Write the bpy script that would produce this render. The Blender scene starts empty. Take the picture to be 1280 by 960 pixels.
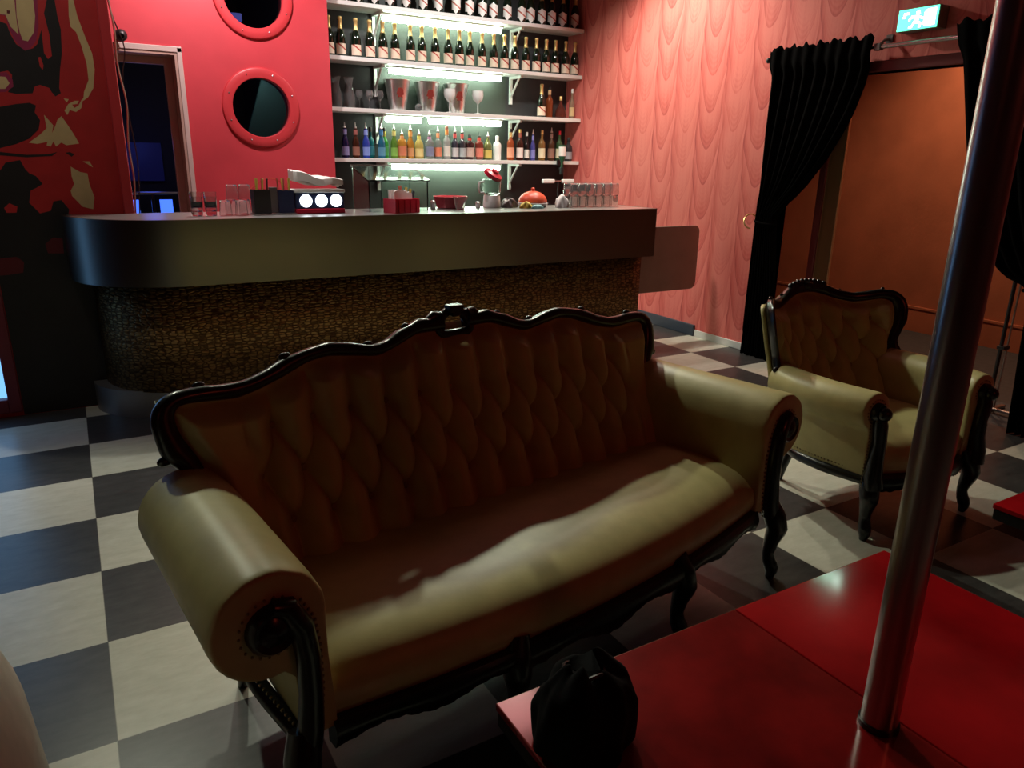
import bpy, bmesh, math, random
import numpy as np
from mathutils import Vector, Matrix
random.seed(7)
SC = bpy.context.scene
COL = SC.collection
PI = math.pi
R = math.radians

# ------------------------------------------------------------------ helpers
ORD = ['', 'first', 'second', 'third', 'fourth', 'fifth', 'sixth', 'seventh', 'eighth', 'ninth', 'tenth', 'eleventh',
       'twelfth', 'thirteenth', 'fourteenth', 'fifteenth', 'sixteenth', 'seventeenth', 'eighteenth', 'nineteenth',
       'twentieth', 'twenty-first', 'twenty-second', 'twenty-third', 'twenty-fourth', 'twenty-fifth']


def tag(o, label=None, cat=None, group=None, kind=None):
    if label: o['label'] = label
    if cat: o['category'] = cat
    if group: o['group'] = group
    if kind: o['kind'] = kind
    return o


def empty(name, loc=(0, 0, 0), rz=0.0, label=None, cat=None, group=None):
    o = bpy.data.objects.new(name, None)
    o.empty_display_size = 0.05
    o.location = loc
    o.rotation_euler = (0, 0, rz)
    COL.objects.link(o)
    return tag(o, label, cat, group)


def copy_tree(o, parent=None):
    c = o.copy()
    COL.objects.link(c)
    if parent is not None: c.parent = parent
    for ch in [x for x in bpy.data.objects if x.parent is o]:
        copy_tree(ch, c)
    return c


class MB:
    """collects geometry, builds ONE mesh object"""
    def __init__(self):
        self.v = []; self.f = []; self.m = []; self.flat = []

    def add(self, verts, faces, mi=0, M=None):
        b = len(self.v)
        if M is not None: verts = [tuple(M @ Vector(p)) for p in verts]
        self.v.extend([tuple(p) for p in verts])
        for fc in faces:
            self.f.append([b + i for i in fc]); self.m.append(mi)
        return self

    def box(self, x0, x1, y0, y1, z0, z1, mi=0, bev=0.0, seg=2, M=None):
        bm = bmesh.new()
        bmesh.ops.create_cube(bm, size=1.0)
        for v in bm.verts:
            v.co = Vector(((x0 + x1) / 2 + v.co.x * (x1 - x0), (y0 + y1) / 2 + v.co.y * (y1 - y0), (z0 + z1) / 2 + v.co.z * (z1 - z0)))
        if bev > 0:
            bmesh.ops.bevel(bm, geom=list(bm.edges), offset=bev, segments=seg, profile=0.5, affect='EDGES', clamp_overlap=True)
        bm.verts.index_update()
        n0 = len(self.f)
        self.add([v.co.copy() for v in bm.verts], [[v.index for v in fc.verts] for fc in bm.faces], mi, M)
        self.flat.extend(range(n0, len(self.f)))
        bm.free()
        return self

    def lathe(self, prof, n=20, mi=0, M=None, c=(0, 0, 0), cap0=True, cap1=True):
        vs = []; fs = []
        for (r, z) in prof:
            for k in range(n):
                a = 2 * PI * k / n
                vs.append((c[0] + r * math.cos(a), c[1] + r * math.sin(a), c[2] + z))
        for i in range(len(prof) - 1):
            for k in range(n):
                fs.append([i * n + k, i * n + (k + 1) % n, (i + 1) * n + (k + 1) % n, (i + 1) * n + k])
        if cap0: fs.append([k for k in range(n)][::-1])
        if cap1: fs.append([(len(prof) - 1) * n + k for k in range(n)])
        return self.add(vs, fs, mi, M)

    def tube(self, path, rad, n=10, mi=0, M=None, closed=False, flat=None, up=None):
        P = [Vector(p) for p in path]; N = len(P)
        rr = rad if hasattr(rad, '__len__') else [rad] * N
        T = []
        for i in range(N):
            a = P[(i - 1) % N] if (closed or i > 0) else P[i]
            b = P[(i + 1) % N] if (closed or i < N - 1) else P[i]
            T.append((b - a).normalized())
        u = Vector(up) if up else (Vector((0, 0, 1)) if abs(T[0].z) < .9 else Vector((1, 0, 0)))
        vs = []; fs = []
        for i in range(N):
            if up: u = Vector(up)
            u = (u - T[i] * u.dot(T[i]))
            if u.length < 1e-6: u = T[i].orthogonal()
            u.normalize()
            w = T[i].cross(u)
            for k in range(n):
                a = 2 * PI * k / n
                fx = flat if flat else 1.0
                vs.append(P[i] + (w * math.cos(a) + u * math.sin(a) * fx) * rr[i])
        M_ = N if closed else N - 1
        for i in range(M_):
            j = (i + 1) % N
            for k in range(n):
                fs.append([i * n + k, i * n + (k + 1) % n, j * n + (k + 1) % n, j * n + k])
        if not closed:
            fs.append([k for k in range(n)][::-1]); fs.append([(N - 1) * n + k for k in range(n)])
        return self.add(vs, fs, mi, M)

    def sphere(self, c, r, n=10, mi=0, M=None, sc=(1, 1, 1)):
        m = max(4, n // 2)
        vs = [(c[0], c[1], c[2] - r * sc[2])]; fs = []
        for i in range(1, m):
            ph = -PI / 2 + PI * i / m
            for k in range(n):
                a = 2 * PI * k / n
                vs.append((c[0] + r * sc[0] * math.cos(ph) * math.cos(a), c[1] + r * sc[1] * math.cos(ph) * math.sin(a), c[2] + r * sc[2] * math.sin(ph)))
        vs.append((c[0], c[1], c[2] + r * sc[2]))
        for k in range(n): fs.append([0, 1 + (k + 1) % n, 1 + k])
        for i in range(m - 2):
            for k in range(n):
                fs.append([1 + i * n + k, 1 + i * n + (k + 1) % n, 1 + (i + 1) * n + (k + 1) % n, 1 + (i + 1) * n + k])
        t = len(vs) - 1; b = 1 + (m - 2) * n
        for k in range(n): fs.append([b + k, b + (k + 1) % n, t])
        return self.add(vs, fs, mi, M)

    def grid(self, fn, nu, nv, mi=0, M=None, cu=False):
        vs = []; fs = []
        for j in range(nv + 1):
            for i in range(nu + (0 if cu else 1)):
                vs.append(fn(i / nu, j / nv))
        w = nu + (0 if cu else 1)
        for j in range(nv):
            for i in range(nu):
                i2 = (i + 1) % w if cu else i + 1
                fs.append([j * w + i, j * w + i2, (j + 1) * w + i2, (j + 1) * w + i])
        return self.add(vs, fs, mi, M)

    def prism(self, poly, fa, fb, mi=0, M=None):
        """poly: list of 2-D pts, fa/fb map a pt to the 3-D front / back"""
        n = len(poly)
        vs = [fa(p) for p in poly] + [fb(p) for p in poly]
        fs = [list(range(n))[::-1], [n + i for i in range(n)]]
        for i in range(n):
            j = (i + 1) % n
            fs.append([i, j, n + j, n + i])
        return self.add(vs, fs, mi, M)

    def build(self, name, mats, parent=None, smooth=True, angle=40, recalc=True):
        me = bpy.data.meshes.new(name)
        me.from_pydata(self.v, [], self.f)
        if not isinstance(mats, (list, tuple)): mats = [mats]
        for m in mats: me.materials.append(m)
        if len(mats) > 1: me.polygons.foreach_set('material_index', self.m)
        if recalc:
            bm = bmesh.new(); bm.from_mesh(me)
            bmesh.ops.recalc_face_normals(bm, faces=list(bm.faces))
            bm.to_mesh(me); bm.free()
        if smooth:
            fl = set(self.flat)
            if angle: me.set_sharp_from_angle(angle=R(angle))
            me.polygons.foreach_set('use_smooth', [i not in fl for i in range(len(me.polygons))])
        me.update()
        o = bpy.data.objects.new(name, me)
        COL.objects.link(o)
        if parent is not None: o.parent = parent
        return o


def struct(o): o['kind'] = 'structure'; return o


def resample(pts, n):
    P = np.array(pts, float); d = np.r_[0, np.cumsum(np.linalg.norm(np.diff(P, axis=0), axis=1))]
    t = np.linspace(0, d[-1], n)
    return np.stack([np.interp(t, d, P[:, k]) for k in range(P.shape[1])], 1)


def smooth_pts(P, it=2):
    P = P.copy()
    for _ in range(it):
        Q = P.copy(); Q[1:-1] = P[1:-1] * .5 + (P[:-2] + P[2:]) * .25; P = Q
    return P


# ------------------------------------------------------------------ materials
def mat(name, col, rough=.5, metal=0.0, emit=None, es=0.0, trans=0.0, ior=1.45, coat=0.0, spec=None, noise=None, bump=None, sheen=0.0, aniso=0.0):
    m = bpy.data.materials.new(name); m.use_nodes = True
    nt = m.node_tree; b = nt.nodes['Principled BSDF']
    b.inputs['Base Color'].default_value = (*col, 1)
    b.inputs['Roughness'].default_value = rough
    b.inputs['Metallic'].default_value = metal
    if trans: b.inputs['Transmission Weight'].default_value = trans; b.inputs['IOR'].default_value = ior
    if coat: b.inputs['Coat Weight'].default_value = coat; b.inputs['Coat Roughness'].default_value = .08
    if spec is not None: b.inputs['Specular IOR Level'].default_value = spec
    if sheen: b.inputs['Sheen Weight'].default_value = sheen
    if aniso: b.inputs['Anisotropic'].default_value = aniso
    if emit: b.inputs['Emission Color'].default_value = (*emit, 1); b.inputs['Emission Strength'].default_value = es
    tc = None
    if noise or bump:
        tc = nt.nodes.new('ShaderNodeTexCoord')
    if noise:   # (scale, amount, stretch)
        sc, am = noise[0], noise[1]
        n = nt.nodes.new('ShaderNodeTexNoise'); n.inputs['Scale'].default_value = sc; n.inputs['Detail'].default_value = 6
        mp = nt.nodes.new('ShaderNodeMapping'); nt.links.new(tc.outputs['Object'], mp.inputs['Vector'])
        if len(noise) > 2: mp.inputs['Scale'].default_value = noise[2]
        nt.links.new(mp.outputs['Vector'], n.inputs['Vector'])
        rp = nt.nodes.new('ShaderNodeValToRGB')
        rp.color_ramp.elements[0].position = .3; rp.color_ramp.elements[1].position = .7
        rp.color_ramp.elements[0].color = (*[c * (1 - am) for c in col], 1)
        rp.color_ramp.elements[1].color = (*[min(1, c * (1 + am)) for c in col], 1)
        nt.links.new(n.outputs['Fac'], rp.inputs['Fac']); nt.links.new(rp.outputs['Color'], b.inputs['Base Color'])
    if bump:    # (scale, strength, distance, stretch)
        n = nt.nodes.new('ShaderNodeTexNoise'); n.inputs['Scale'].default_value = bump[0]; n.inputs['Detail'].default_value = 4
        mp = nt.nodes.new('ShaderNodeMapping'); nt.links.new(tc.outputs['Object'], mp.inputs['Vector'])
        if len(bump) > 3: mp.inputs['Scale'].default_value = bump[3]
        nt.links.new(mp.outputs['Vector'], n.inputs['Vector'])
        bp = nt.nodes.new('ShaderNodeBump'); bp.inputs['Strength'].default_value = bump[1]; bp.inputs['Distance'].default_value = bump[2]
        nt.links.new(n.outputs['Fac'], bp.inputs['Height']); nt.links.new(bp.outputs['Normal'], b.inputs['Normal'])
    return m


def nd(nt, typ, **kw):
    n = nt.nodes.new(typ)
    for k, v in kw.items(): setattr(n, k, v)
    return n


def mth(nt, op, a, b=None, c=None):
    n = nt.nodes.new('ShaderNodeMath'); n.operation = op
    for i, x in enumerate((a, b, c)):
        if x is None: continue
        if isinstance(x, (int, float)): n.inputs[i].default_value = x
        else: nt.links.new(x, n.inputs[i])
    return n.outputs[0]


X0, Y0, TS = -0.0844, 1.9786, 0.5


def floor_mat():
    m = bpy.data.materials.new('checker_vinyl'); m.use_nodes = True
    nt = m.node_tree; b = nt.nodes['Principled BSDF']; L = nt.links
    tc = nd(nt, 'ShaderNodeTexCoord'); sp = nd(nt, 'ShaderNodeSeparateXYZ'); L.new(tc.outputs['Object'], sp.inputs[0])
    u = mth(nt, 'DIVIDE', mth(nt, 'SUBTRACT', sp.outputs[0], X0), TS)
    v = mth(nt, 'DIVIDE', mth(nt, 'SUBTRACT', sp.outputs[1], Y0), TS)
    s = mth(nt, 'ADD', mth(nt, 'FLOOR', u), mth(nt, 'FLOOR', v))
    odd = mth(nt, 'FLOORED_MODULO', s, 2.0)
    n1 = nd(nt, 'ShaderNodeTexNoise'); n1.inputs['Scale'].default_value = 9; n1.inputs['Detail'].default_value = 8; n1.inputs['Roughness'].default_value = .7
    mp = nd(nt, 'ShaderNodeMapping'); mp.inputs['Scale'].default_value = (1, 2.6, 1); L.new(tc.outputs['Object'], mp.inputs[0]); L.new(mp.outputs[0], n1.inputs['Vector'])
    r1 = nd(nt, 'ShaderNodeValToRGB'); r1.color_ramp.elements[0].position = .35; r1.color_ramp.elements[1].position = .68
    r1.color_ramp.elements[0].color = (.52, .51, .42, 1); r1.color_ramp.elements[1].color = (.64, .63, .54, 1); L.new(n1.outputs['Fac'], r1.inputs[0])
    r2 = nd(nt, 'ShaderNodeValToRGB'); r2.color_ramp.elements[0].position = .35; r2.color_ramp.elements[1].position = .7
    r2.color_ramp.elements[0].color = (.038, .036, .036, 1); r2.color_ramp.elements[1].color = (.075, .072, .07, 1); L.new(n1.outputs['Fac'], r2.inputs[0])
    mx = nd(nt, 'ShaderNodeMix', data_type='RGBA'); L.new(odd, mx.inputs['Factor']); L.new(r1.outputs[0], mx.inputs['A']); L.new(r2.outputs[0], mx.inputs['B'])
    # joints
    def edge(x):
        f_ = mth(nt, 'FRACT', x); return mth(nt, 'MINIMUM', f_, mth(nt, 'SUBTRACT', 1.0, f_))
    e = mth(nt, 'MINIMUM', edge(u), edge(v)); j = mth(nt, 'LESS_THAN', e, .0035)
    mj = nd(nt, 'ShaderNodeMix', data_type='RGBA'); L.new(mth(nt, 'MULTIPLY', j, .6), mj.inputs['Factor']); L.new(mx.outputs['Result'], mj.inputs['A']); mj.inputs['B'].default_value = (.07, .06, .05, 1)
    L.new(mj.outputs['Result'], b.inputs['Base Color'])
    b.inputs['Roughness'].default_value = .33; b.inputs['Specular IOR Level'].default_value = .4
    bp = nd(nt, 'ShaderNodeBump'); bp.inputs['Strength'].default_value = .03; bp.inputs['Distance'].default_value = .004
    n2 = nd(nt, 'ShaderNodeTexNoise'); n2.inputs['Scale'].default_value = 60; L.new(tc.outputs['Object'], n2.inputs['Vector'])
    L.new(n2.outputs['Fac'], bp.inputs['Height']); L.new(bp.outputs[0], b.inputs['Normal'])
    return m


def wallpaper_mat():
    """printed drapery wallpaper: repeating swags between gathered vertical folds"""
    m = bpy.data.materials.new('drapery_wallpaper'); m.use_nodes = True
    nt = m.node_tree; b = nt.nodes['Principled BSDF']; L = nt.links
    tc = nd(nt, 'ShaderNodeTexCoord'); sp = nd(nt, 'ShaderNodeSeparateXYZ'); L.new(tc.outputs['Object'], sp.inputs[0])
    nz = nd(nt, 'ShaderNodeTexNoise'); nz.inputs['Scale'].default_value = 2.5; nz.inputs['Detail'].default_value = 2; L.new(tc.outputs['Object'], nz.inputs['Vector'])
    wob = mth(nt, 'MULTIPLY', mth(nt, 'SUBTRACT', nz.outputs['Fac'], .5), .10)
    Y = mth(nt, 'ADD', sp.outputs[1], wob); Z = sp.outputs[2]
    P, Q = .292, .30
    yu = mth(nt, 'DIVIDE', mth(nt, 'ADD', Y, .116), P)
    col = mth(nt, 'FLOOR', yu); u = mth(nt, 'SUBTRACT', mth(nt, 'FRACT', yu), .5)
    par = mth(nt, 'FLOORED_MODULO', col, 2.0)
    # swag: U shaped folds, bottoms in the middle of the column
    u2 = mth(nt, 'MULTIPLY', u, u)
    ph = mth(nt, 'DIVIDE', mth(nt, 'SUBTRACT', mth(nt, 'ADD', Z, mth(nt, 'MULTIPLY', par, .14)), mth(nt, 'MULTIPLY', u2, 1.5)), Q)
    saw = mth(nt, 'FRACT', ph)
    fine = mth(nt, 'MULTIPLY', mth(nt, 'SINE', mth(nt, 'MULTIPLY', ph, 2 * PI * 7)), mth(nt, 'SUBTRACT', 1.0, saw))
    shade = mth(nt, 'POWER', mth(nt, 'SUBTRACT', 1.0, saw), 1.6)
    # gathered folds along the column edges
    au = mth(nt, 'ABSOLUTE', u)
    gate = nd(nt, 'ShaderNodeMapRange'); gate.inputs['From Min'].default_value = .30; gate.inputs['From Max'].default_value = .5; L.new(au, gate.inputs['Value'])
    streak = mth(nt, 'MULTIPLY', mth(nt, 'SINE', mth(nt, 'MULTIPLY', mth(nt, 'ADD', yu, mth(nt, 'MULTIPLY', Z, .18)), 2 * PI * 8)), gate.outputs[0])
    left = nd(nt, 'ShaderNodeMapRange'); left.inputs['From Min'].default_value = .20; left.inputs['From Max'].default_value = .5; L.new(u, left.inputs['Value'])
    big = nd(nt, 'ShaderNodeTexNoise'); big.inputs['Scale'].default_value = 3.5; L.new(tc.outputs['Object'], big.inputs['Vector'])
    mps = nd(nt, 'ShaderNodeMapping'); mps.inputs['Scale'].default_value = (1, 30, 1.2); L.new(tc.outputs['Object'], mps.inputs[0])
    n3 = nd(nt, 'ShaderNodeTexNoise'); n3.inputs['Scale'].default_value = 1.5; n3.inputs['Detail'].default_value = 4; L.new(mps.outputs[0], n3.inputs['Vector'])
    val = mth(nt, 'ADD', mth(nt, 'MULTIPLY', shade, mth(nt, 'MULTIPLY_ADD', par, .20, .16)), mth(nt, 'MULTIPLY', fine, .07))
    val = mth(nt, 'ADD', val, mth(nt, 'MULTIPLY', streak, .10))
    val = mth(nt, 'ADD', val, mth(nt, 'MULTIPLY', left.outputs[0], mth(nt, 'MULTIPLY_ADD', par, -.1, .32)))
    val = mth(nt, 'ADD', val, mth(nt, 'MULTIPLY', mth(nt, 'SUBTRACT', big.outputs['Fac'], .5), .35))
    val = mth(nt, 'ADD', val, mth(nt, 'MULTIPLY', mth(nt, 'SUBTRACT', n3.outputs['Fac'], .5), .45))
    rp = nd(nt, 'ShaderNodeValToRGB')
    rp.color_ramp.elements[0].position = 0.0; rp.color_ramp.elements[0].color = (.80, .22, .185, 1)
    rp.color_ramp.elements[1].position = .75; rp.color_ramp.elements[1].color = (.42, .055, .055, 1)
    e = rp.color_ramp.elements.new(.3); e.color = (.70, .145, .125, 1)
    L.new(val, rp.inputs[0]); L.new(rp.outputs[0], b.inputs['Base Color'])
    b.inputs['Roughness'].default_value = .6; b.inputs['Specular IOR Level'].default_value = .25
    return m


def croc_mat():
    """brass sheet embossed with rows of crocodile scales"""
    m = bpy.data.materials.new('embossed_brass'); m.use_nodes = True
    nt = m.node_tree; b = nt.nodes['Principled BSDF']; L = nt.links
    uv = nd(nt, 'ShaderNodeUVMap'); uv.uv_map = 'UVMap'
    mp = nd(nt, 'ShaderNodeMapping'); mp.inputs['Scale'].default_value = (25, 58, 1); L.new(uv.outputs[0], mp.inputs[0])
    nz = nd(nt, 'ShaderNodeTexNoise'); nz.inputs['Scale'].default_value = 3; L.new(uv.outputs[0], nz.inputs['Vector'])
    vo = nd(nt, 'ShaderNodeTexVoronoi'); vo.feature = 'DISTANCE_TO_EDGE'; vo.inputs['Scale'].default_value = 1; vo.inputs['Randomness'].default_value = .62; L.new(mp.outputs[0], vo.inputs['Vector'])
    r = nd(nt, 'ShaderNodeValToRGB'); r.color_ramp.elements[0].position = .03; r.color_ramp.elements[1].position = .22; L.new(vo.outputs['Distance'], r.inputs[0])
    bp = nd(nt, 'ShaderNodeBump'); bp.inputs['Strength'].default_value = .6; bp.inputs['Distance'].default_value = .006; L.new(r.outputs[0], bp.inputs['Height'])
    L.new(bp.outputs[0], b.inputs['Normal'])
    mx = nd(nt, 'ShaderNodeMix', data_type='RGBA'); L.new(r.outputs[0], mx.inputs['Factor'])
    mx.inputs['A'].default_value = (.10, .052, .019, 1); mx.inputs['B'].default_value = (.36, .22, .085, 1); L.new(mx.outputs['Result'], b.inputs['Base Color'])
    b.inputs['Metallic'].default_value = .85; b.inputs['Roughness'].default_value = .44
    return m


M = {}
M['floor'] = floor_mat()
M['paper'] = wallpaper_mat()
M['croc'] = croc_mat()
M['red_wall'] = mat('red_paint', (.62, .055, .072), .5, noise=(3, .08), bump=(140, .12, .002))
M['red_trim'] = mat('red_trim_paint', (.62, .05, .06), .4)
M['black_wall'] = mat('black_wall_paint', (.035, .035, .037), .7, noise=(2, .2))
M['grey_panel'] = mat('grey_niche_panel', (.030, .040, .032), .6, noise=(2, .15))
M['dark_wall'] = mat('dark_red_wall', (.12, .02, .022), .7, noise=(2, .2))
M['ceiling'] = mat('dark_ceiling', (.10, .05, .045), .8, noise=(2, .2))
M['orange_wall'] = mat('orange_plaster', (.46, .15, .075), .75, noise=(3, .12), bump=(30, .15, .01))
M['dark_floor'] = mat('dark_carpet', (.05, .048, .05), .7, noise=(20, .25))
M['frame_white'] = mat('door_frame_paint', (.62, .50, .45), .45, noise=(4, .06))
M['frame_in'] = mat('door_lining_paint', (.48, .32, .26), .5, noise=(4, .08))
M['mural_red'] = mat('mural_red', (.52, .022, .024), .6, noise=(6, .12))
M['mural_black'] = mat('mural_black', (.010, .009, .010), .6, noise=(6, .3))
M['mural_beige'] = mat('mural_beige', (.66, .52, .26), .6, noise=(8, .1))
M['mural_magenta'] = mat('mural_magenta', (.32, .02, .085), .6, noise=(8, .1))
M['mural_darkred'] = mat('mural_darkred', (.12, .006, .012), .6)
M['steel'] = mat('brushed_steel', (.23, .215, .195), .30, 1.0, aniso=.6, bump=(30, .04, .003, (.3, .3, 40)))
M['steel_top'] = mat('steel_counter', (.75, .78, .74), .28, 1.0, bump=(40, .05, .002))
M['plinth'] = mat('grey_metal_plinth', (.32, .32, .32), .4, .7, noise=(5, .1))
M['gate'] = mat('brown_laminate', (.34, .215, .18), .55, noise=(6, .08))
M['wood'] = mat('black_lacquer_wood', (.005, .0045, .0045), .30, coat=.15, bump=(35, .25, .004))
M['leather'] = mat('gold_leather', (.53, .465, .205), .42, noise=(14, .08), bump=(90, .10, .002))
M['stud'] = mat('antique_brass_stud', (.30, .22, .12), .35, .9)
M['btn'] = mat('leather_button', (.33, .26, .12), .45)
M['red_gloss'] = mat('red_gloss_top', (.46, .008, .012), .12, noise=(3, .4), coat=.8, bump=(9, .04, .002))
M['red_dark'] = mat('dark_red_gloss_top', (.24, .009, .009), .15, noise=(5, .45), coat=.7, bump=(9, .04, .002))  # darker red for the left top panel of the seamed table
M['table_black'] = mat('black_table_base', (.012, .010, .010), .35)
M['chrome'] = mat('chrome_tube', (.42, .40, .39), .30, 1.0)
M['chrome_dull'] = mat('dull_chrome', (.45, .45, .45), .3, 1.0)
M['velvet'] = mat('black_velvet', (.003, .0028, .003), .95, spec=.03)
M['black_cloth'] = mat('black_cotton', (.007, .007, .008), .9, spec=.15, bump=(60, .3, .003))
M['black'] = mat('black_plastic', (.012, .012, .013), .4)
M['navy'] = mat('navy_plastic', (.012, .022, .07), .4)
M['cream'] = mat('cream_fabric', (.60, .59, .50), .85, noise=(30, .06), bump=(200, .2, .002))
_b = M['cream'].node_tree.nodes['Principled BSDF']; _b.inputs['Subsurface Weight'].default_value = .8; _b.inputs['Subsurface Radius'].default_value = (.10, .10, .08); _b.inputs['Subsurface Scale'].default_value = 1.0
M['white'] = mat('white_paint', (.80, .82, .78), .45)
M['shelf'] = mat('white_shelf_board', (.80, .82, .78), .4)
M['white_skirt'] = mat('white_skirting', (.75, .77, .74), .5)
M['blue_skirt'] = mat('slate_blue_skirting', (.045, .060, .085), .35)
M['tube'] = mat('fluorescent_tube', (.9, 1, .9), .4, emit=(.80, 1.0, .80), es=34.0)
M['glass'] = mat('clear_glass', (.96, .97, .96), .03, trans=.94, ior=1.25)
M['glass_thin'] = mat('clear_acrylic', (.88, .94, .92), .04, trans=1.0, ior=1.1)
M['dark_glass'] = mat('dark_window_glass', (.30, .34, .35), .03, trans=1.0, ior=1.3)
M['green_glass'] = mat('green_bottle_glass', (.006, .014, .007), .08, coat=.6)
M['foil'] = mat('gold_foil', (.78, .58, .22), .38, .6, bump=(120, .2, .002))
M['silver'] = mat('ice_bucket_silver', (.92, .92, .90), .28, 1.0)
M['emblem'] = mat('red_emblem', (.26, .035, .025), .5)
M['frost'] = mat('frosted_white_glass', (.85, .90, .86), .35)
M['red_plastic'] = mat('red_plastic', (.62, .012, .045), .35)
M['orange_red'] = mat('orange_red_plastic', (.70, .09, .035), .4)
M['napkin'] = mat('white_paper', (.85, .84, .80), .8)
M['yellow'] = mat('yellow_paper', (.72, .55, .10), .6)
M['rust'] = mat('rust_paper', (.50, .13, .08), .6)
M['grey'] = mat('grey_steel_panel', (.16, .14, .14), .4, .5)
M['disc'] = mat('lit_white_disc', (.9, .95, 1), .4, emit=(.85, .95, 1.0), es=3.5)
M['exit_green'] = mat('exit_green_panel', (.02, .45, .25), .4, emit=(.12, .95, .56), es=2.4)
M['exit_white'] = mat('exit_white_panel', (.9, 1, .95), .4, emit=(.75, 1.0, .85), es=9.0)
M['exit_body'] = mat('exit_housing', (.22, .22, .17), .5)
M['blue_glow'] = mat('blue_lit_panel', (.05, .12, .5), .4, emit=(.06, .17, 1.0), es=1.6)
M['blue_dim'] = mat('blue_dim_panel', (.008, .010, .05), .4, emit=(.02, .03, .30), es=.06)
M['sky_pane'] = mat('lit_blue_window_pane', (.2, .4, .6), .2, emit=(.20, .52, 1.0), es=1.25)
M['dark_red_frame'] = mat('dark_red_frame', (.16, .012, .03), .45)
M['teal'] = mat('teal_panel', (.20, .42, .42), .5)
M['brass_strip'] = mat('bronze_strip', (.44, .27, .15), .35, .35)
M['rod'] = mat('bright_steel_rod', (.80, .79, .77), .22, 1.0)
M['maroon'] = mat('maroon_strip', (.16, .03, .03), .4)
M['cable'] = mat('pale_cable', (.40, .34, .26), .5)


def sash_label_mat(name, base, line):
    """paper label with a red diagonal sash (object space, the label faces -y)"""
    m = bpy.data.materials.new(name); m.use_nodes = True
    nt = m.node_tree; b = nt.nodes['Principled BSDF']; L = nt.links
    tc = nd(nt, 'ShaderNodeTexCoord'); sp = nd(nt, 'ShaderNodeSeparateXYZ'); L.new(tc.outputs['Object'], sp.inputs[0])
    d = mth(nt, 'ADD', mth(nt, 'SUBTRACT', sp.outputs[2], .088), mth(nt, 'MULTIPLY', sp.outputs[0], .78))
    k = mth(nt, 'LESS_THAN', mth(nt, 'ABSOLUTE', d), .0075)
    mx = nd(nt, 'ShaderNodeMix', data_type='RGBA'); L.new(k, mx.inputs['Factor'])
    mx.inputs['A'].default_value = (*base, 1); mx.inputs['B'].default_value = (*line, 1); L.new(mx.outputs['Result'], b.inputs['Base Color'])
    b.inputs['Roughness'].default_value = .6
    return m


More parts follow.
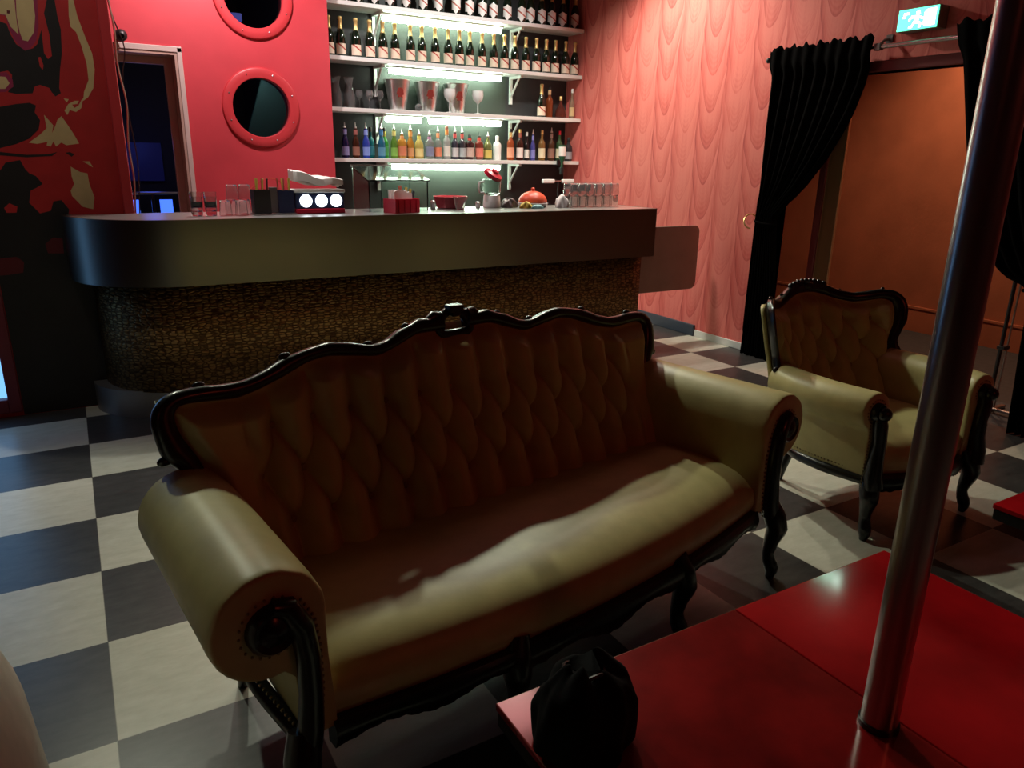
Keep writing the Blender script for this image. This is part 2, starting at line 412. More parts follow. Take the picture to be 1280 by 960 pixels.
M['sash'] = sash_label_mat('cream_label_red_sash', (.84, .70, .54), (.45, .05, .03))
M['sash2'] = sash_label_mat('white_label_red_sash', (.86, .82, .76), (.50, .10, .06))
MURAL = [('magenta', [(-0.255, 2.271), (-0.162, 2.254), (-0.154, 2.189), (-0.137, 2.137), (-0.108, 2.09), (-0.076, 2.092), (-0.038, 2.139), (-0.014, 2.215), (-0.001, 2.35), (0.011, 2.43), (-0.234, 2.401)]), ('beige', [(-0.202, 2.38), (-0.105, 2.391), (-0.108, 2.338), (-0.113, 2.259), (-0.115, 2.166), (-0.146, 2.203), (-0.161, 2.261), (-0.221, 2.261)]), ('beige', [(-0.095, 2.392), (-0.018, 2.4), (-0.023, 2.268), (-0.04, 2.186), (-0.076, 2.136), (-0.1, 2.14), (-0.108, 2.18), (-0.11, 2.259)]), ('darkred', [(-0.151, 2.284), (-0.136, 2.283), (-0.141, 2.267), (-0.153, 2.268)]), ('black', [(-0.262, 2.225), (-0.191, 2.225), (-0.162, 2.215), (-0.152, 2.163), (-0.134, 2.117), (-0.096, 2.087), (-0.056, 2.103), (-0.033, 2.126), (-0.014, 2.175), (0.003, 2.217), (0.023, 2.299), (0.045, 2.408), (0.103, 2.414), (0.082, 2.359), (0.084, 2.278), (0.091, 2.211), (0.079, 2.086), (0.058, 2.001), (0.04, 1.902), (0.044, 1.874), (0.015, 1.855), (-0.001, 1.878), (-0.009, 1.899), (-0.052, 1.913), (-0.079, 1.902), (-0.094, 1.866), (-0.174, 1.859), (-0.21, 1.867), (-0.186, 1.903), (-0.177, 1.958), (-0.193, 1.978), (-0.231, 1.968), (-0.305, 1.957)]), ('red', [(0.023, 2.405), (0.048, 2.408), (0.044, 2.354), (0.021, 2.286), (0.031, 2.179), (0.028, 2.069), (0.007, 2.051), (-0.008, 2.08), (-0.003, 2.203)]), ('red', [(-0.04, 2.057), (-0.028, 2.059), (-0.02, 2.017), (-0.027, 1.993), (-0.038, 2.009)]), ('magenta', [(-0.281, 1.958), (-0.2, 1.97), (-0.178, 1.931), (-0.18, 1.896), (-0.222, 1.866), (-0.296, 1.862)]), ('beige', [(-0.283, 1.947), (-0.21, 1.945), (-0.195, 1.913), (-0.22, 1.883), (-0.294, 1.876)]), ('beige', [(0.155, 2.42), (0.181, 2.423), (0.174, 2.368), (0.182, 2.288), (0.207, 2.18), (0.23, 2.098), (0.232, 2.013), (0.212, 1.911), (0.178, 1.859), (0.151, 1.839), (0.161, 1.887), (0.193, 1.953), (0.195, 2.039), (0.181, 2.136), (0.164, 2.204), (0.141, 2.229), (0.14, 2.284)]), ('beige', [(0.18, 1.878), (0.147, 1.836), (0.136, 1.799), (0.106, 1.776), (0.076, 1.786), (0.059, 1.757), (0.049, 1.781), (0.073, 1.818), (0.107, 1.837), (0.129, 1.838), (0.118, 1.82), (0.091, 1.816), (0.102, 1.798), (0.124, 1.813), (0.142, 1.843)]), ('beige', [(0.053, 1.848), (0.079, 1.844), (0.066, 1.826)]), ('black', [(-0.334, 1.778), (-0.259, 1.788), (-0.182, 1.806), (-0.117, 1.816), (-0.087, 1.803), (-0.099, 1.767), (-0.079, 1.725), (-0.093, 1.675), (-0.146, 1.623), (-0.214, 1.592), (-0.293, 1.569), (-0.368, 1.568)]), ('beige', [(-0.056, 1.755), (-0.018, 1.699), (-0.031, 1.655), (-0.007, 1.699), (0.006, 1.729), (0.029, 1.751), (0.055, 1.701), (0.076, 1.658), (0.098, 1.602), (0.033, 1.591), (0.008, 1.605), (-0.021, 1.582), (-0.03, 1.611), (-0.048, 1.582), (-0.067, 1.588), (-0.06, 1.608), (-0.111, 1.595), (-0.152, 1.601), (-0.091, 1.646), (-0.053, 1.683)]), ('black', [(-0.345, 1.554), (-0.172, 1.535), (-0.067, 1.54), (-0.019, 1.553), (-0.049, 1.53), (-0.174, 1.521), (-0.349, 1.533)]), ('black', [(0.021, 1.55), (0.044, 1.554), (0.067, 1.542), (0.049, 1.527)]), ('beige', [(0.102, 1.502), (0.137, 1.503), (0.152, 1.468), (0.121, 1.49)]), ('beige', [(0.037, 1.472), (0.081, 1.442), (0.118, 1.434), (0.12, 1.373), (0.137, 1.296), (0.121, 1.226), (0.067, 1.242), (0.021, 1.305), (0.018, 1.335), (0.041, 1.373), (0.034, 1.419)]), ('beige', [(0.08, 1.18), (0.124, 1.194), (0.13, 1.167), (0.085, 1.162)]), ('black', [(-0.387, 1.446), (-0.312, 1.447), (-0.28, 1.491), (-0.208, 1.506), (-0.19, 1.455), (-0.174, 1.433), (-0.144, 1.418), (-0.117, 1.374), (-0.154, 1.351), (-0.182, 1.337), (-0.199, 1.269), (-0.155, 1.208), (-0.099, 1.222), (-0.078, 1.275), (-0.037, 1.282), (-0.004, 1.228), (-0.017, 1.182), (-0.011, 1.158), (0.039, 1.138), (-0.019, 0.389), (-0.408, 0.126)]), ('black', [(-0.412, 0.003), (0.282, 0.003), (0.282, 1.15), (-0.412, 1.15)]), ('red', [(-0.325, 1.242), (-0.296, 1.268), (-0.26, 1.248), (-0.269, 1.215), (-0.317, 1.215)]), ('darkred', [(-0.154, 1.031), (-0.108, 1.068), (-0.062, 1.058), (-0.067, 0.972), (-0.148, 0.976)]), ('darkred', [(-0.408, 0.954), (-0.366, 0.96), (-0.308, 0.963), (-0.275, 0.931), (-0.288, 0.87), (-0.358, 0.861), (-0.408, 0.859)])]
# ------------------------------------------------------------------ the room
XR = 4.88      # right wall
b = MB().box(-4, XR, -3.5, 9.4, -.08, 0); struct(b.build('floor', M['floor'], smooth=False))
b = MB().box(-4, XR + 2.3, -3.5, 9.4, 3.6, 3.7); struct(b.build('ceiling', M['ceiling'], smooth=False))
b = MB()
b.box(XR, XR + .12, -3.5, 2.0, 0, 3.6).box(XR, XR + .12, 4.16, 7.3, 0, 3.6).box(XR, XR + .12, 2.0, 4.16, 2.165, 3.6)
struct(b.build('wall_right', M['paper'], smooth=False))
struct(MB().box(2.70, 4.105, 7.192, 7.2, .96, 3.6).build('trim_3', M['grey_panel'], smooth=False))
struct(MB().box(1.93, XR, 7.2, 7.3, 0, 3.6).build('wall_niche', M['black_wall'], smooth=False))
struct(MB().box(1.87, 1.93, 6.87, 7.3, 0, 3.6).build('wall_niche_side', M['black_wall'], smooth=False))
struct(MB().box(-4.1, -4, -3.5, 5.2, 0, 3.6).build('wall_left', M['dark_wall'], smooth=False))
struct(MB().box(-4, XR, -3.6, -3.5, 0, 3.6).build('wall_front', M['dark_wall'], smooth=False))
struct(MB().box(-.5, -.4, 5.32, 6.75, 0, 3.6).build('wall_passage', M['dark_wall'], smooth=False))

# doorway head casing in the right wall
t = MB(); t.box(XR - .015, XR + .14, 2.0, 4.16, 2.165, 2.235, bev=.008)
t.box(XR - .008, XR + .13, 4.16, 4.22, 0, 2.235, bev=.008)
struct(t.build('trim_1', M['maroon']))

# corridor beyond the curtained doorway
CX = 7.0
struct(MB().box(XR, CX + .1, .3, 7.3, -.08, 0).build('floor_corridor', M['dark_floor'], smooth=False))
struct(MB().box(CX, CX + .1, .3, 7.3, 0, 3.6).build('wall_corridor', M['orange_wall'], smooth=False))
struct(MB().box(XR + .12, CX, 7.2, 7.3, 0, 3.6).build('wall_corridor_end', M['orange_wall'], smooth=False))
struct(MB().box(XR + .12, CX, .3, .4, 0, 3.6).build('wall_corridor_near', M['orange_wall'], smooth=False))
struct(MB().box(CX - .018, CX, .4, 7.2, .215, .245, bev=.006).box(CX - .012, CX, .4, 7.2, 0, .215).build('baseboard_corridor', M['orange_wall']))

# skirting of the right wall: slate box section, then white board
struct(MB().box(XR - .025, XR, 4.925, 7.2, 0, .105, bev=.006).build('baseboard_right_rear', M['blue_skirt']))
struct(MB().box(XR - .014, XR, 4.22, 4.925, 0, .062, bev=.004).build('baseboard_right', M['white_skirt']))
struct(MB().box(XR - .014, XR, -3.5, 2.0, 0, .062, bev=.004).build('baseboard_right_front', M['white_skirt']))


# --- the red porthole wall: a slab with a door hole and two round holes
def slab_with_holes(name, outer, holes, y0, y1, m):
    bm = bmesh.new()
    loops = []
    for poly in [outer] + holes:
        vs = [bm.verts.new((x, y0, z)) for x, z in poly]
        for i in range(len(vs)): bm.edges.new((vs[i], vs[(i + 1) % len(vs)]))
    bmesh.ops.triangle_fill(bm, edges=list(bm.edges), use_beauty=True, use_dissolve=False)
    # drop faces that fell into holes
    def inside(p, poly):
        c = False
        for i in range(len(poly)):
            (x1, z1), (x2, z2) = poly[i], poly[i - 1]
            if (z1 > p[1]) != (z2 > p[1]) and p[0] < (x2 - x1) * (p[1] - z1) / (z2 - z1) + x1: c = not c
        return c
    dead = []
    for f_ in bm.faces:
        c = f_.calc_center_median()
        if any(inside((c.x, c.z), h) for h in holes) or not inside((c.x, c.z), outer): dead.append(f_)
    bmesh.ops.delete(bm, geom=dead, context='FACES_ONLY')
    ex = bmesh.ops.extrude_face_region(bm, geom=list(bm.faces))
    for v in [g for g in ex['geom'] if isinstance(g, bmesh.types.BMVert)]: v.co.y = y1
    bmesh.ops.recalc_face_normals(bm, faces=list(bm.faces))
    me = bpy.data.meshes.new(name); bm.to_mesh(me); bm.free(); me.materials.append(m)
    o = bpy.data.objects.new(name, me); COL.objects.link(o)
    return o


PX, PZ, PR = 1.5, (1.926, 2.765), .232
circ = lambda cx, cz, r, n=48: [(cx + r * math.cos(2 * PI * i / n), cz + r * math.sin(2 * PI * i / n)) for i in range(n)]
DX0, DX1, DZ = .12, .885, 2.305
w = slab_with_holes('wall_back', [(-.4, 0), (DX0, 0), (DX0, DZ), (DX1, DZ), (DX1, 0), (2.105, 0), (2.105, 3.6), (-.4, 3.6)], [circ(PX, z, PR) for z in PZ], 6.75, 6.87, M['red_wall'])
struct(w)

# portholes
for i, z in enumerate(PZ):
    root = struct(empty('window_%d' % (i + 1), (PX, 6.75, z)))
    prof = [(.232, .10), (.232, -.018), (.236, -.024), (.262, -.026), (.300, -.025), (.308, -.021), (.313, -.012), (.316, 0), (.316, .004)]
    Mx = Matrix.Rotation(-PI / 2, 4, 'X')
    ring = MB(); vs = []; fs = []; n = 64
    for (r, y) in prof:
        for k in range(n):
            a = 2 * PI * k / n; vs.append((r * math.cos(a), y, r * math.sin(a)))
    for a_ in range(len(prof) - 1):
        for k in range(n): fs.append([a_ * n + k, a_ * n + (k + 1) % n, (a_ + 1) * n + (k + 1) % n, (a_ + 1) * n + k])
    ring.add(vs, fs)
    fr = ring.build('porthole_ring', M['red_trim'], root, angle=28)
    for k in range(8):
        a = 2 * PI * (k + .5) / 8
        bo = MB().sphere((.275 * math.cos(a), -.025, .275 * math.sin(a)), .007, 8).build('ring_screw', M['chrome_dull'], fr)
    g = MB()
    vs = [(.23 * math.cos(2 * PI * k / n), .03, .23 * math.sin(2 * PI * k / n)) for k in range(n)] + [(.23 * math.cos(2 * PI * k / n), .036, .23 * math.sin(2 * PI * k / n)) for k in range(n)]
    g.add(vs, [list(range(n))[::-1], list(range(n, 2 * n))] + [[k, (k + 1) % n, n + (k + 1) % n, n + k] for k in range(n)])
    g.build('porthole_pane', M['dark_glass'], root, smooth=False)

# doorway beside the portholes
root = struct(empty('door_1', (DX0, 6.75, 0)))
f = MB()
f.box(DX1 - DX0, DX1 - DX0 + .036, -.018, .0, 0, DZ + .036, bev=.004).box(-.036, DX1 - DX0 + .036, -.018, 0, DZ, DZ + .042, bev=.004).box(-.036, 0, -.018, 0, 0, DZ, bev=.004)
f.build('door_casing', M['frame_white'], root)
f = MB(); f.box(DX1 - DX0 - .02, DX1 - DX0 - .001, -.01, .26, 0, DZ - .001).box(.001, .02, -.01, .26, 0, DZ - .001).box(.02, DX1 - DX0 - .02, -.01, .26, DZ - .02, DZ - .001)
f.build('door_lining', M['frame_in'], root, smooth=False)
f = MB(); f.box(DX1 - DX0 - .075, DX1 - DX0 - .02, .20, .26, 0, DZ - .02, bev=.004).box(.02, .06, .20, .26, 0, DZ - .02, bev=.004).box(.06, DX1 - DX0 - .075, .20, .26, DZ - .075, DZ - .02, bev=.004)
f.build('inner_frame', M['frame_white'], root)

# dim room beyond the door and the portholes
struct(MB().box(-.6, 1.9, 9.3, 9.4, 0, 3.6).build('wall_rear_room', M['black_wall'], smooth=False))
struct(MB().box(-.7, -.6, 6.87, 9.4, 0, 3.6).build('wall_rear_room_left', M['black_wall'], smooth=False))
struct(MB().box(1.88, 1.93, 7.3, 9.4, 0, 3.6).build('wall_rear_room_right', M['black_wall'], smooth=False))

# --- the painted wall on the left with its patches of paint
ww = MB()
MX1 = .335
ww.box(-.415, MX1, 5.2, 5.32, 0, 3.6, 0).box(-1.085, -.415, 5.2, 5.32, 2.05, 3.6, 0).box(-1.085, -.415, 5.2, 5.32, 0, .03, 0).box(-4, -1.085, 5.2, 5.32, 0, 3.6, 0)
MI = {'red': 0, 'black': 1, 'beige': 2, 'magenta': 3, 'darkred': 4}
for k, (nm, poly) in enumerate(MURAL):
    y = 5.2 - .0003 - .00006 * k
    ww.prism(poly, lambda p: (p[0], y, p[1]), lambda p: (p[0], 5.1999, p[1]), MI[nm])
# splashes above the blue window
for k, (nm, cx, cz, rr) in enumerate([('black', -.9, 2.5, .3), ('beige', -1.5, 2.6, .22), ('black', -2.2, 1.2, .5), ('magenta', -2.6, 2.2, .3), ('beige', -2.9, 1.5, .2)]):
    pl = [(cx + rr * (1 + .35 * math.sin(3 * a + k)) * math.cos(a), cz + rr * (1 + .3 * math.cos(5 * a + k)) * math.sin(a)) for a in [2 * PI * i / 26 for i in range(26)]]
    y = 5.2 - .0012
    ww.prism(pl, lambda p: (p[0], y, p[1]), lambda p: (p[0], 5.1999, p[1]), MI[nm])
struct(ww.build('wall_mural', [M['mural_red'], M['mural_black'], M['mural_beige'], M['mural_magenta'], M['mural_darkred']], smooth=False))
struct(MB().box(.285, MX1 + .006, 5.172, 5.325, 0, 3.6, bev=.006).build('trim_2', M['red_trim']))

root = struct(empty('window_3', (-.75, 5.2, .03)))
f = MB(); f.box(.27, .335, -.03, .12, 0, 2.02, bev=.006).box(-.335, -.27, -.03, .12, 0, 2.02, bev=.006).box(-.27, .27, -.03, .12, 0, .085, bev=.006).box(-.27, .27, -.03, .12, 1.94, 2.02, bev=.006)
f.build('window_frame', M['dark_red_frame'], root)
MB().box(-.27, .27, .03, .04, .085, 1.94).build('window_pane', M['sky_pane'], root, smooth=False)

# ------------------------------------------------------------------ rear room contents (seen through the door)
r = empty('glass_rail', (.60, 8.2, 0), 0, 'pale metal barrier with glass panel in the dark room behind the doorway', 'barrier')
f = MB(); f.tube([(-.42, 0, 1.17), (.45, 0, 1.17)], .014, 8); f.build('handrail', M['chrome_dull'], r)
for x in (-.38, .12): MB().tube([(x, 0, 0), (x, 0, 1.16)], .014, 8).build('post', M['chrome_dull'], r)
MB().box(-.36, .10, -.004, .004, .55, 1.10).build('panel', M['glass_thin'], r, smooth=False)
for k, (x0, x1, lab) in enumerate([(.537, .660, 'left blue lit screen standing low in the dark room behind the doorway'), (.835, .985, 'right blue lit screen standing low in the dark room behind the doorway')]):
    r = empty('lit_screen', ((x0 + x1) / 2, 9.0, 0), 0, lab, 'screen')
    h = (x1 - x0) / 2
    MB().box(-h, h, -.02, .02, .55, 1.08, bev=.006).box(-.05, .05, -.02, .02, .02, .55).box(-.12, .12, -.1, .1, 0, .02).build('housing', M['black'], r)
    MB().box(-h + .012, h - .012, -.024, -.0205, .57, 1.065).build('screen_face', M['blue_glow'], r, smooth=False)
o = MB().box(.35, .95, 9.24, 9.29, 1.25, 1.65).build('wall_banner', M['blue_dim'], smooth=False)
tag(o, 'dim blue panel hanging on the far wall of the dark room', 'panel')
# added slanted board, stands in for the teal reflection in the lower porthole
r = tag(MB().prism([(0, 0), (.62, 0), (.62, 1.5), (.50, 1.5)], lambda p: (1.24 + p[0], 7.35, .95 + p[1]), lambda p: (1.24 + p[0], 7.40, .95 + p[1])).box(1.2, 1.86, 7.3, 7.45, 0, .95).build('reflection_board', M['teal'], smooth=False),
        'added teal board standing in for a reflection in the lower porthole', 'board')
o = tag(MB().box(1.25, 1.58, 7.6, 7.66, 2.70, 2.77, bev=.01).box(1.30, 1.33, 7.66, 9.3, 2.72, 2.75).box(1.40, 1.42, 7.62, 7.64, 2.77, 3.6).build('violet_reflection_bar', mat('violet_reflection', (.1, .1, .4), .4, emit=(.16, .16, .62), es=.9)), 'added glowing violet bar standing in for a reflection in the upper porthole', 'lamp')  # added glowing bar in place of the violet reflection on the pane

# camera and cables at the edge of the painted wall
r = empty('security_camera', (.50, 6.749, 2.37), 0, 'small black security camera fixed to the red wall above the doorway', 'camera')
MB().box(-.03, .03, -.02, 0, -.01, .05, bev=.004).tube([(0, -.02, .02), (0, -.07, .02)], .008, 8).build('bracket', M['black'], r)
MB().sphere((0, -.10, .015), .045, 14, sc=(1, .9, .95)).build('housing', M['black'], r)
MB().lathe([(.014, 0), (.018, .012), (.012, .014)], 12, M=Matrix.Translation((0, -.135, .005)) @ Matrix.Rotation(PI / 2, 4, 'X')).build('lens', M['dark_glass'], r)
pts = [(.345, 5.30, 2.9), (.350, 5.31, 2.45), (.372, 5.30, 2.25), (.355, 5.31, 2.05), (.39, 5.30, 1.85), (.36, 5.31, 1.6), (.375, 5.30, 1.4), (.352, 5.31, 1.2), (.352, 5.31, .01)]
P = resample(pts, 60); P = smooth_pts(P, 3)
tag(MB().tube([tuple(p) for p in P], .006, 6).build('hanging_cable', M['cable']), 'thin pale cable hanging down the right edge of the painted wall', 'cable')
pts = [(.345, 5.33, 2.9), (.36, 5.33, 2.3), (.44, 5.34, 2.16), (.37, 5.33, 2.02), (.41, 5.33, 1.5), (.37, 5.33, 1.1), (.36, 5.33, .01)]
P = smooth_pts(resample(pts, 50), 3)
tag(MB().tube([tuple(p) for p in P], .004, 6).build('hanging_cable', M['black']), 'thin black cable hanging in loops at the painted wall edge', 'cable')
# ------------------------------------------------------------------ the bar
BZ = 1.20
BC = (.57, 5.18)


def bar_path(rx, ry, xr, n=26, arc=True):
    P = [(BC[0] - rx * math.cos(t), BC[1] - ry * math.sin(t)) for t in [PI / 2 * i / n for i in range(n + 1)]]
    m = 40
    return P + [(BC[0] + (xr - BC[0]) * i / m, BC[1] - ry) for i in range(1, m + 1)]


bar = empty('bar_counter', (2.0, 4.9, 0), 0, 'long bar counter with brushed steel band over an embossed brass front', 'bar counter')
OB = (-2.0, -4.9, 0)
sh = lambda P: [(p[0] + OB[0], p[1] + OB[1]) for p in P]


def wall_strip(path, thick, z0, z1, mb, ends=True):
    """vertical sheet following path (thickness towards +normal, inward)"""
    P = [Vector((p[0], p[1])) for p in path]; n = len(P); I = []
    for i in range(n):
        t = (P[min(i + 1, n - 1)] - P[max(i - 1, 0)]).normalized(); nrm = Vector((-t.y, t.x))
        I.append(P[i] + nrm * thick)
    vs = []
    for i in range(n): vs += [(P[i].x, P[i].y, z0), (P[i].x, P[i].y, z1), (I[i].x, I[i].y, z1), (I[i].x, I[i].y, z0)]
    fs = []
    for i in range(n - 1):
        a, b = 4 * i, 4 * i + 4
        for k in range(4): fs.append([a + k, a + (k + 1) % 4, b + (k + 1) % 4, b + k])
    fs.append([0, 1, 2, 3]); fs.append([4 * n - 1, 4 * n - 2, 4 * n - 3, 4 * n - 4])
    mb.add(vs, fs)


m = MB(); wall_strip(sh(bar_path(.62, .60, 4.01)), .022, .825, BZ, m)
m.box(3.988 + OB[0], 4.01 + OB[0], 4.602 + OB[1], 5.19 + OB[1], .825, BZ)
m.build('steel_band', M['steel'], bar, angle=30)
top = sh(bar_path(.598, .578, 3.988)) + sh([(3.988, 5.19)])
m = MB().prism(top, lambda p: (p[0], p[1], BZ - .03), lambda p: (p[0], p[1], BZ - .001)); m.build('counter_top', M['steel_top'], bar, smooth=False)
# underside soffit
m = MB().prism(top, lambda p: (p[0], p[1], .835), lambda p: (p[0], p[1], .85)); m.build('soffit', M['black'], bar, smooth=False)
# embossed brass front, with uv along its length
path = bar_path(.51, .50, 3.965)
P = np.array(sh(path)); d = np.r_[0, np.cumsum(np.linalg.norm(np.diff(P, axis=0), axis=1))]
vs = []; fs = []; uvs = []
for i, p in enumerate(P): vs += [(p[0], p[1], .165), (p[0], p[1], .84)]; uvs += [(d[i], .165), (d[i], .84)]
for i in range(len(P) - 1): fs.append([2 * i, 2 * i + 2, 2 * i + 3, 2 * i + 1])
k = len(vs)
xe, yb = 3.965 + OB[0], 5.17 + OB[1]
vs += [(xe, yb, .165), (xe, yb, .84)]; uvs += [(d[-1] + .5, .165), (d[-1] + .5, .84)]
fs.append([k - 2, k, k + 1, k - 1])
me = bpy.data.meshes.new('front_panel'); me.from_pydata(vs, [], fs); me.materials.append(M['croc'])
ul = me.uv_layers.new(name='UVMap')
for lp in me.loops: ul.data[lp.index].uv = uvs[lp.vertex_index]
me.polygons.foreach_set('use_smooth', [True] * len(me.polygons)); me.set_sharp_from_angle(angle=R(40))
fp = bpy.data.objects.new('front_panel', me); COL.objects.link(fp); fp.parent = bar
so = fp.modifiers.new('thick', 'SOLIDIFY'); so.thickness = .02; so.offset = -1
m = MB().prism(sh(bar_path(.585, .46, 3.965)) + sh([(3.965, 5.17)]), lambda p: (p[0], p[1], 0), lambda p: (p[0], p[1], .17)); m.build('plinth', M['plinth'], bar, angle=30)
MB().box(.10 + OB[0], .12 + OB[0], 5.00 + OB[1], 5.03 + OB[1], .77, .84).build('cable_clip', M['white'], bar)

g = empty('bar_gate', (4.03, 4.86, 0), 0, 'brown swing gate panel with rounded corners beside the right end of the bar', 'gate')
pl = []
w_, h0, h1, rc = .72, .47, 1.025, .06
for (cx, cz, a0) in ((w_ - rc, h1 - rc, 0), (rc, h1 - rc, 90), (rc, h0 + rc, 180), (w_ - rc, h0 + rc, 270)):
    for i in range(7):
        a = R(a0 + 15 * i); pl.append((cx + rc * math.cos(a), cz + rc * math.sin(a)))
MB().prism(pl, lambda p: (p[0], -.012, p[1]), lambda p: (p[0], .012, p[1])).build('panel', M['gate'], g, angle=50)
for z in (.60, .90): MB().lathe([(.010, -.04), (.010, .04)], 10, c=(-.016, .0, z)).box(-.018, .03, .012, .016, z - .03, z + .03).build('hinge', M['chrome_dull'], g)

# ------------------------------------------------------------------ back shelves
SZ = [2.850, 2.403, 1.973, 1.535]
SN = ['top', 'second', 'third', 'lowest']
for i, z in enumerate(SZ):
    r = empty('wall_shelf', (3.43, 7.2, z - .035), 0, '%s of the four long white shelves on the dark wall behind the bar' % ['topmost', 'second from top', 'third from top', 'lowest'][i], 'shelf', 'white shelves behind the bar')
    MB().box(-1.49, 1.445, -.30, -.001, 0, .035, bev=.003).build('board', M['shelf'], r)
    for x in (2.672 - 3.43, 4.163 - 3.43):
        bq = MB().box(x - .014, x + .014, -.03, -.001, -.27, -.001).box(x - .014, x + .014, -.24, -.03, -.026, -.001)
        bq.tube([(x, -.02, -.20), (x, -.19, -.02)], .012, 6)
        bq.build('bracket', M['white'], r, smooth=False)
segs = [[(2.70, 3.985)], [(2.75, 3.985)], [(2.70, 3.10), (3.15, 3.99)], [(2.75, 3.985)]]
for i, z in enumerate(SZ):
    for k, (a, b) in enumerate(segs[i]):
        where = 'under the %s shelf' % ['topmost', 'second', 'third', 'lowest'][i] + ('' if len(segs[i]) == 1 else [', the shorter left one', ', the longer right one'][k])
        r = empty('strip_light', ((a + b) / 2, 7.06, z - .036), 0, 'glowing white strip light fixed ' + where, 'light', 'strip lights under the shelves')
        h = (b - a) / 2
        MB().box(-h, h, -.03, .03, -.016, 0, bev=.003).build('batten', M['white'], r)
        MB().tube([(-h + .02, 0, -.043), (h - .02, 0, -.043)], .026, 12).build('tube', M['tube'], r)

# ------------------------------------------------------------------ bottles
def lath(name, prof, m, parent, n=20):
    return MB().lathe(prof, n).build(name, m, parent, angle=50)


def wrap(name, m, parent, r, z0, z1, ang=75, n=12, bottom=None, top=None):
    """a label wrapped round the -y side"""
    vs = []; fs = []
    for i in range(n + 1):
        t = i / n * 2 - 1; a = -PI / 2 + R(ang) * t
        za = z0 + (bottom(t) if bottom else 0); zb = z1 + (top(t) if top else 0)
        vs += [(r * math.cos(a), r * math.sin(a), za), (r * math.cos(a), r * math.sin(a), zb)]
    for i in range(n): fs.append([2 * i, 2 * i + 2, 2 * i + 3, 2 * i + 1])
    return MB().add(vs, fs).build(name, m, parent, recalc=False)


CH = [(.030, .004), (.038, 0), (.043, .008), (.043, .155), (.040, .175), (.029, .212), (.019, .240), (.0155, .262), (.0150, .325)]
FOIL = [(.0270, .216), (.0195, .240), (.0165, .264), (.0165, .305), (.0195, .309), (.0195, .324), (.0150, .331), (.004, .333)]


def champagne(lab):
    r = empty('champagne_bottle')
    lath('bottle', CH, M['green_glass'], r)
    lath('foil', FOIL, M['foil'], r, 16)
    if lab == 1: wrap('label', M['sash'], r, .0438, .020, .108)
    else: wrap('label', M['sash2'], r, .0438, .045, .135, 72, 16, bottom=lambda t: -.030 * max(0, 1 - abs(t) * 2.2) - .008 * (abs(t) < .5), top=lambda t: .018 * max(0, 1 - abs(t) * 1.8))
    return r


s1x = [2.368, 2.479, 2.622, 2.765, 2.922, 3.095, 3.252, 3.436, 3.583, 3.727, 3.856, 4.01, 4.166, 4.272, 4.403, 4.533, 4.668, 4.812]
s2x = [2.189, 2.29, 2.435, 2.568, 2.688, 2.809, 2.965, 3.085, 3.215, 3.349, 3.468, 3.591, 3.728, 3.858, 3.979, 4.104, 4.228, 4.35, 4.478, 4.595, 4.716, 4.828]


def row(proto, xs, z, labf, grp):
    for i, x in enumerate(xs):
        o = proto if i == 0 else copy_tree(proto)
        o.location = (x, 7.0 + random.uniform(-.012, .012), z); o.rotation_euler = (0, 0, -math.atan2(x, 7.0) * .9 + random.uniform(-.15, .15))
        tag(o, labf(i + 1, len(xs)), 'bottle', grp)


def lab_row(shelf):
    def f(i, n):
        if i == 1: return 'leftmost dark champagne bottle with gold foil neck on the %s shelf' % shelf
        if i == n: return 'rightmost dark champagne bottle with gold foil neck on the %s shelf' % shelf
        if i <= n // 2: return 'champagne bottle with gold foil neck, %s from left on the %s shelf' % (ORD[i], shelf)
        return 'champagne bottle with gold foil neck, %s from right on the %s shelf' % (ORD[n + 1 - i], shelf)
    return f


row(champagne(2), s1x, SZ[0], lab_row('topmost'), 'champagne bottles on the topmost shelf')
row(champagne(1), s2x, SZ[1], lab_row('second'), 'champagne bottles on the second shelf')


# liqueur and spirit bottles
PROF = {
    'syrup': [(.028, 0), (.034, .004), (.034, .130), (.032, .150), (.020, .185), (.0145, .205), (.0135, .265)],
    'round': [(.030, 0), (.037, .005), (.037, .145), (.033, .168), (.018, .190), (.0135, .205), (.0130, .260)],
    'broad': [(.036, 0), (.044, .006), (.044, .125), (.038, .155), (.020, .180), (.015, .195), (.0145, .225)],
    'squat': [(.036, 0), (.043, .006), (.045, .150), (.040, .172), (.017, .188), (.015, .20), (.015, .222)],
    'slim': [(.024, 0), (.029, .004), (.029, .150), (.025, .175), (.014, .205), (.0115, .225), (.0110, .28)],
    'decanter': [(.030, 0), (.058, .008), (.064, .035), (.056, .075), (.032, .120), (.017, .150), (.0145, .165), (.0145, .20)],
    'tallround': [(.030, 0), (.038, .005), (.038, .165), (.034, .190), (.017, .215), (.014, .235), (.0135, .290)],
}
GM = {}


def gmat(c, rough=.06, tr=.55):
    k = (c, tr)
    if k not in GM: GM[k] = mat('bottle_glass_%d' % len(GM), c, rough, trans=tr, ior=1.3, coat=.4)
    return GM[k]


PM = {}


def pmat(c):
    if c not in PM: PM[c] = mat('label_paper_%d' % len(PM), c, .6)
    return PM[c]


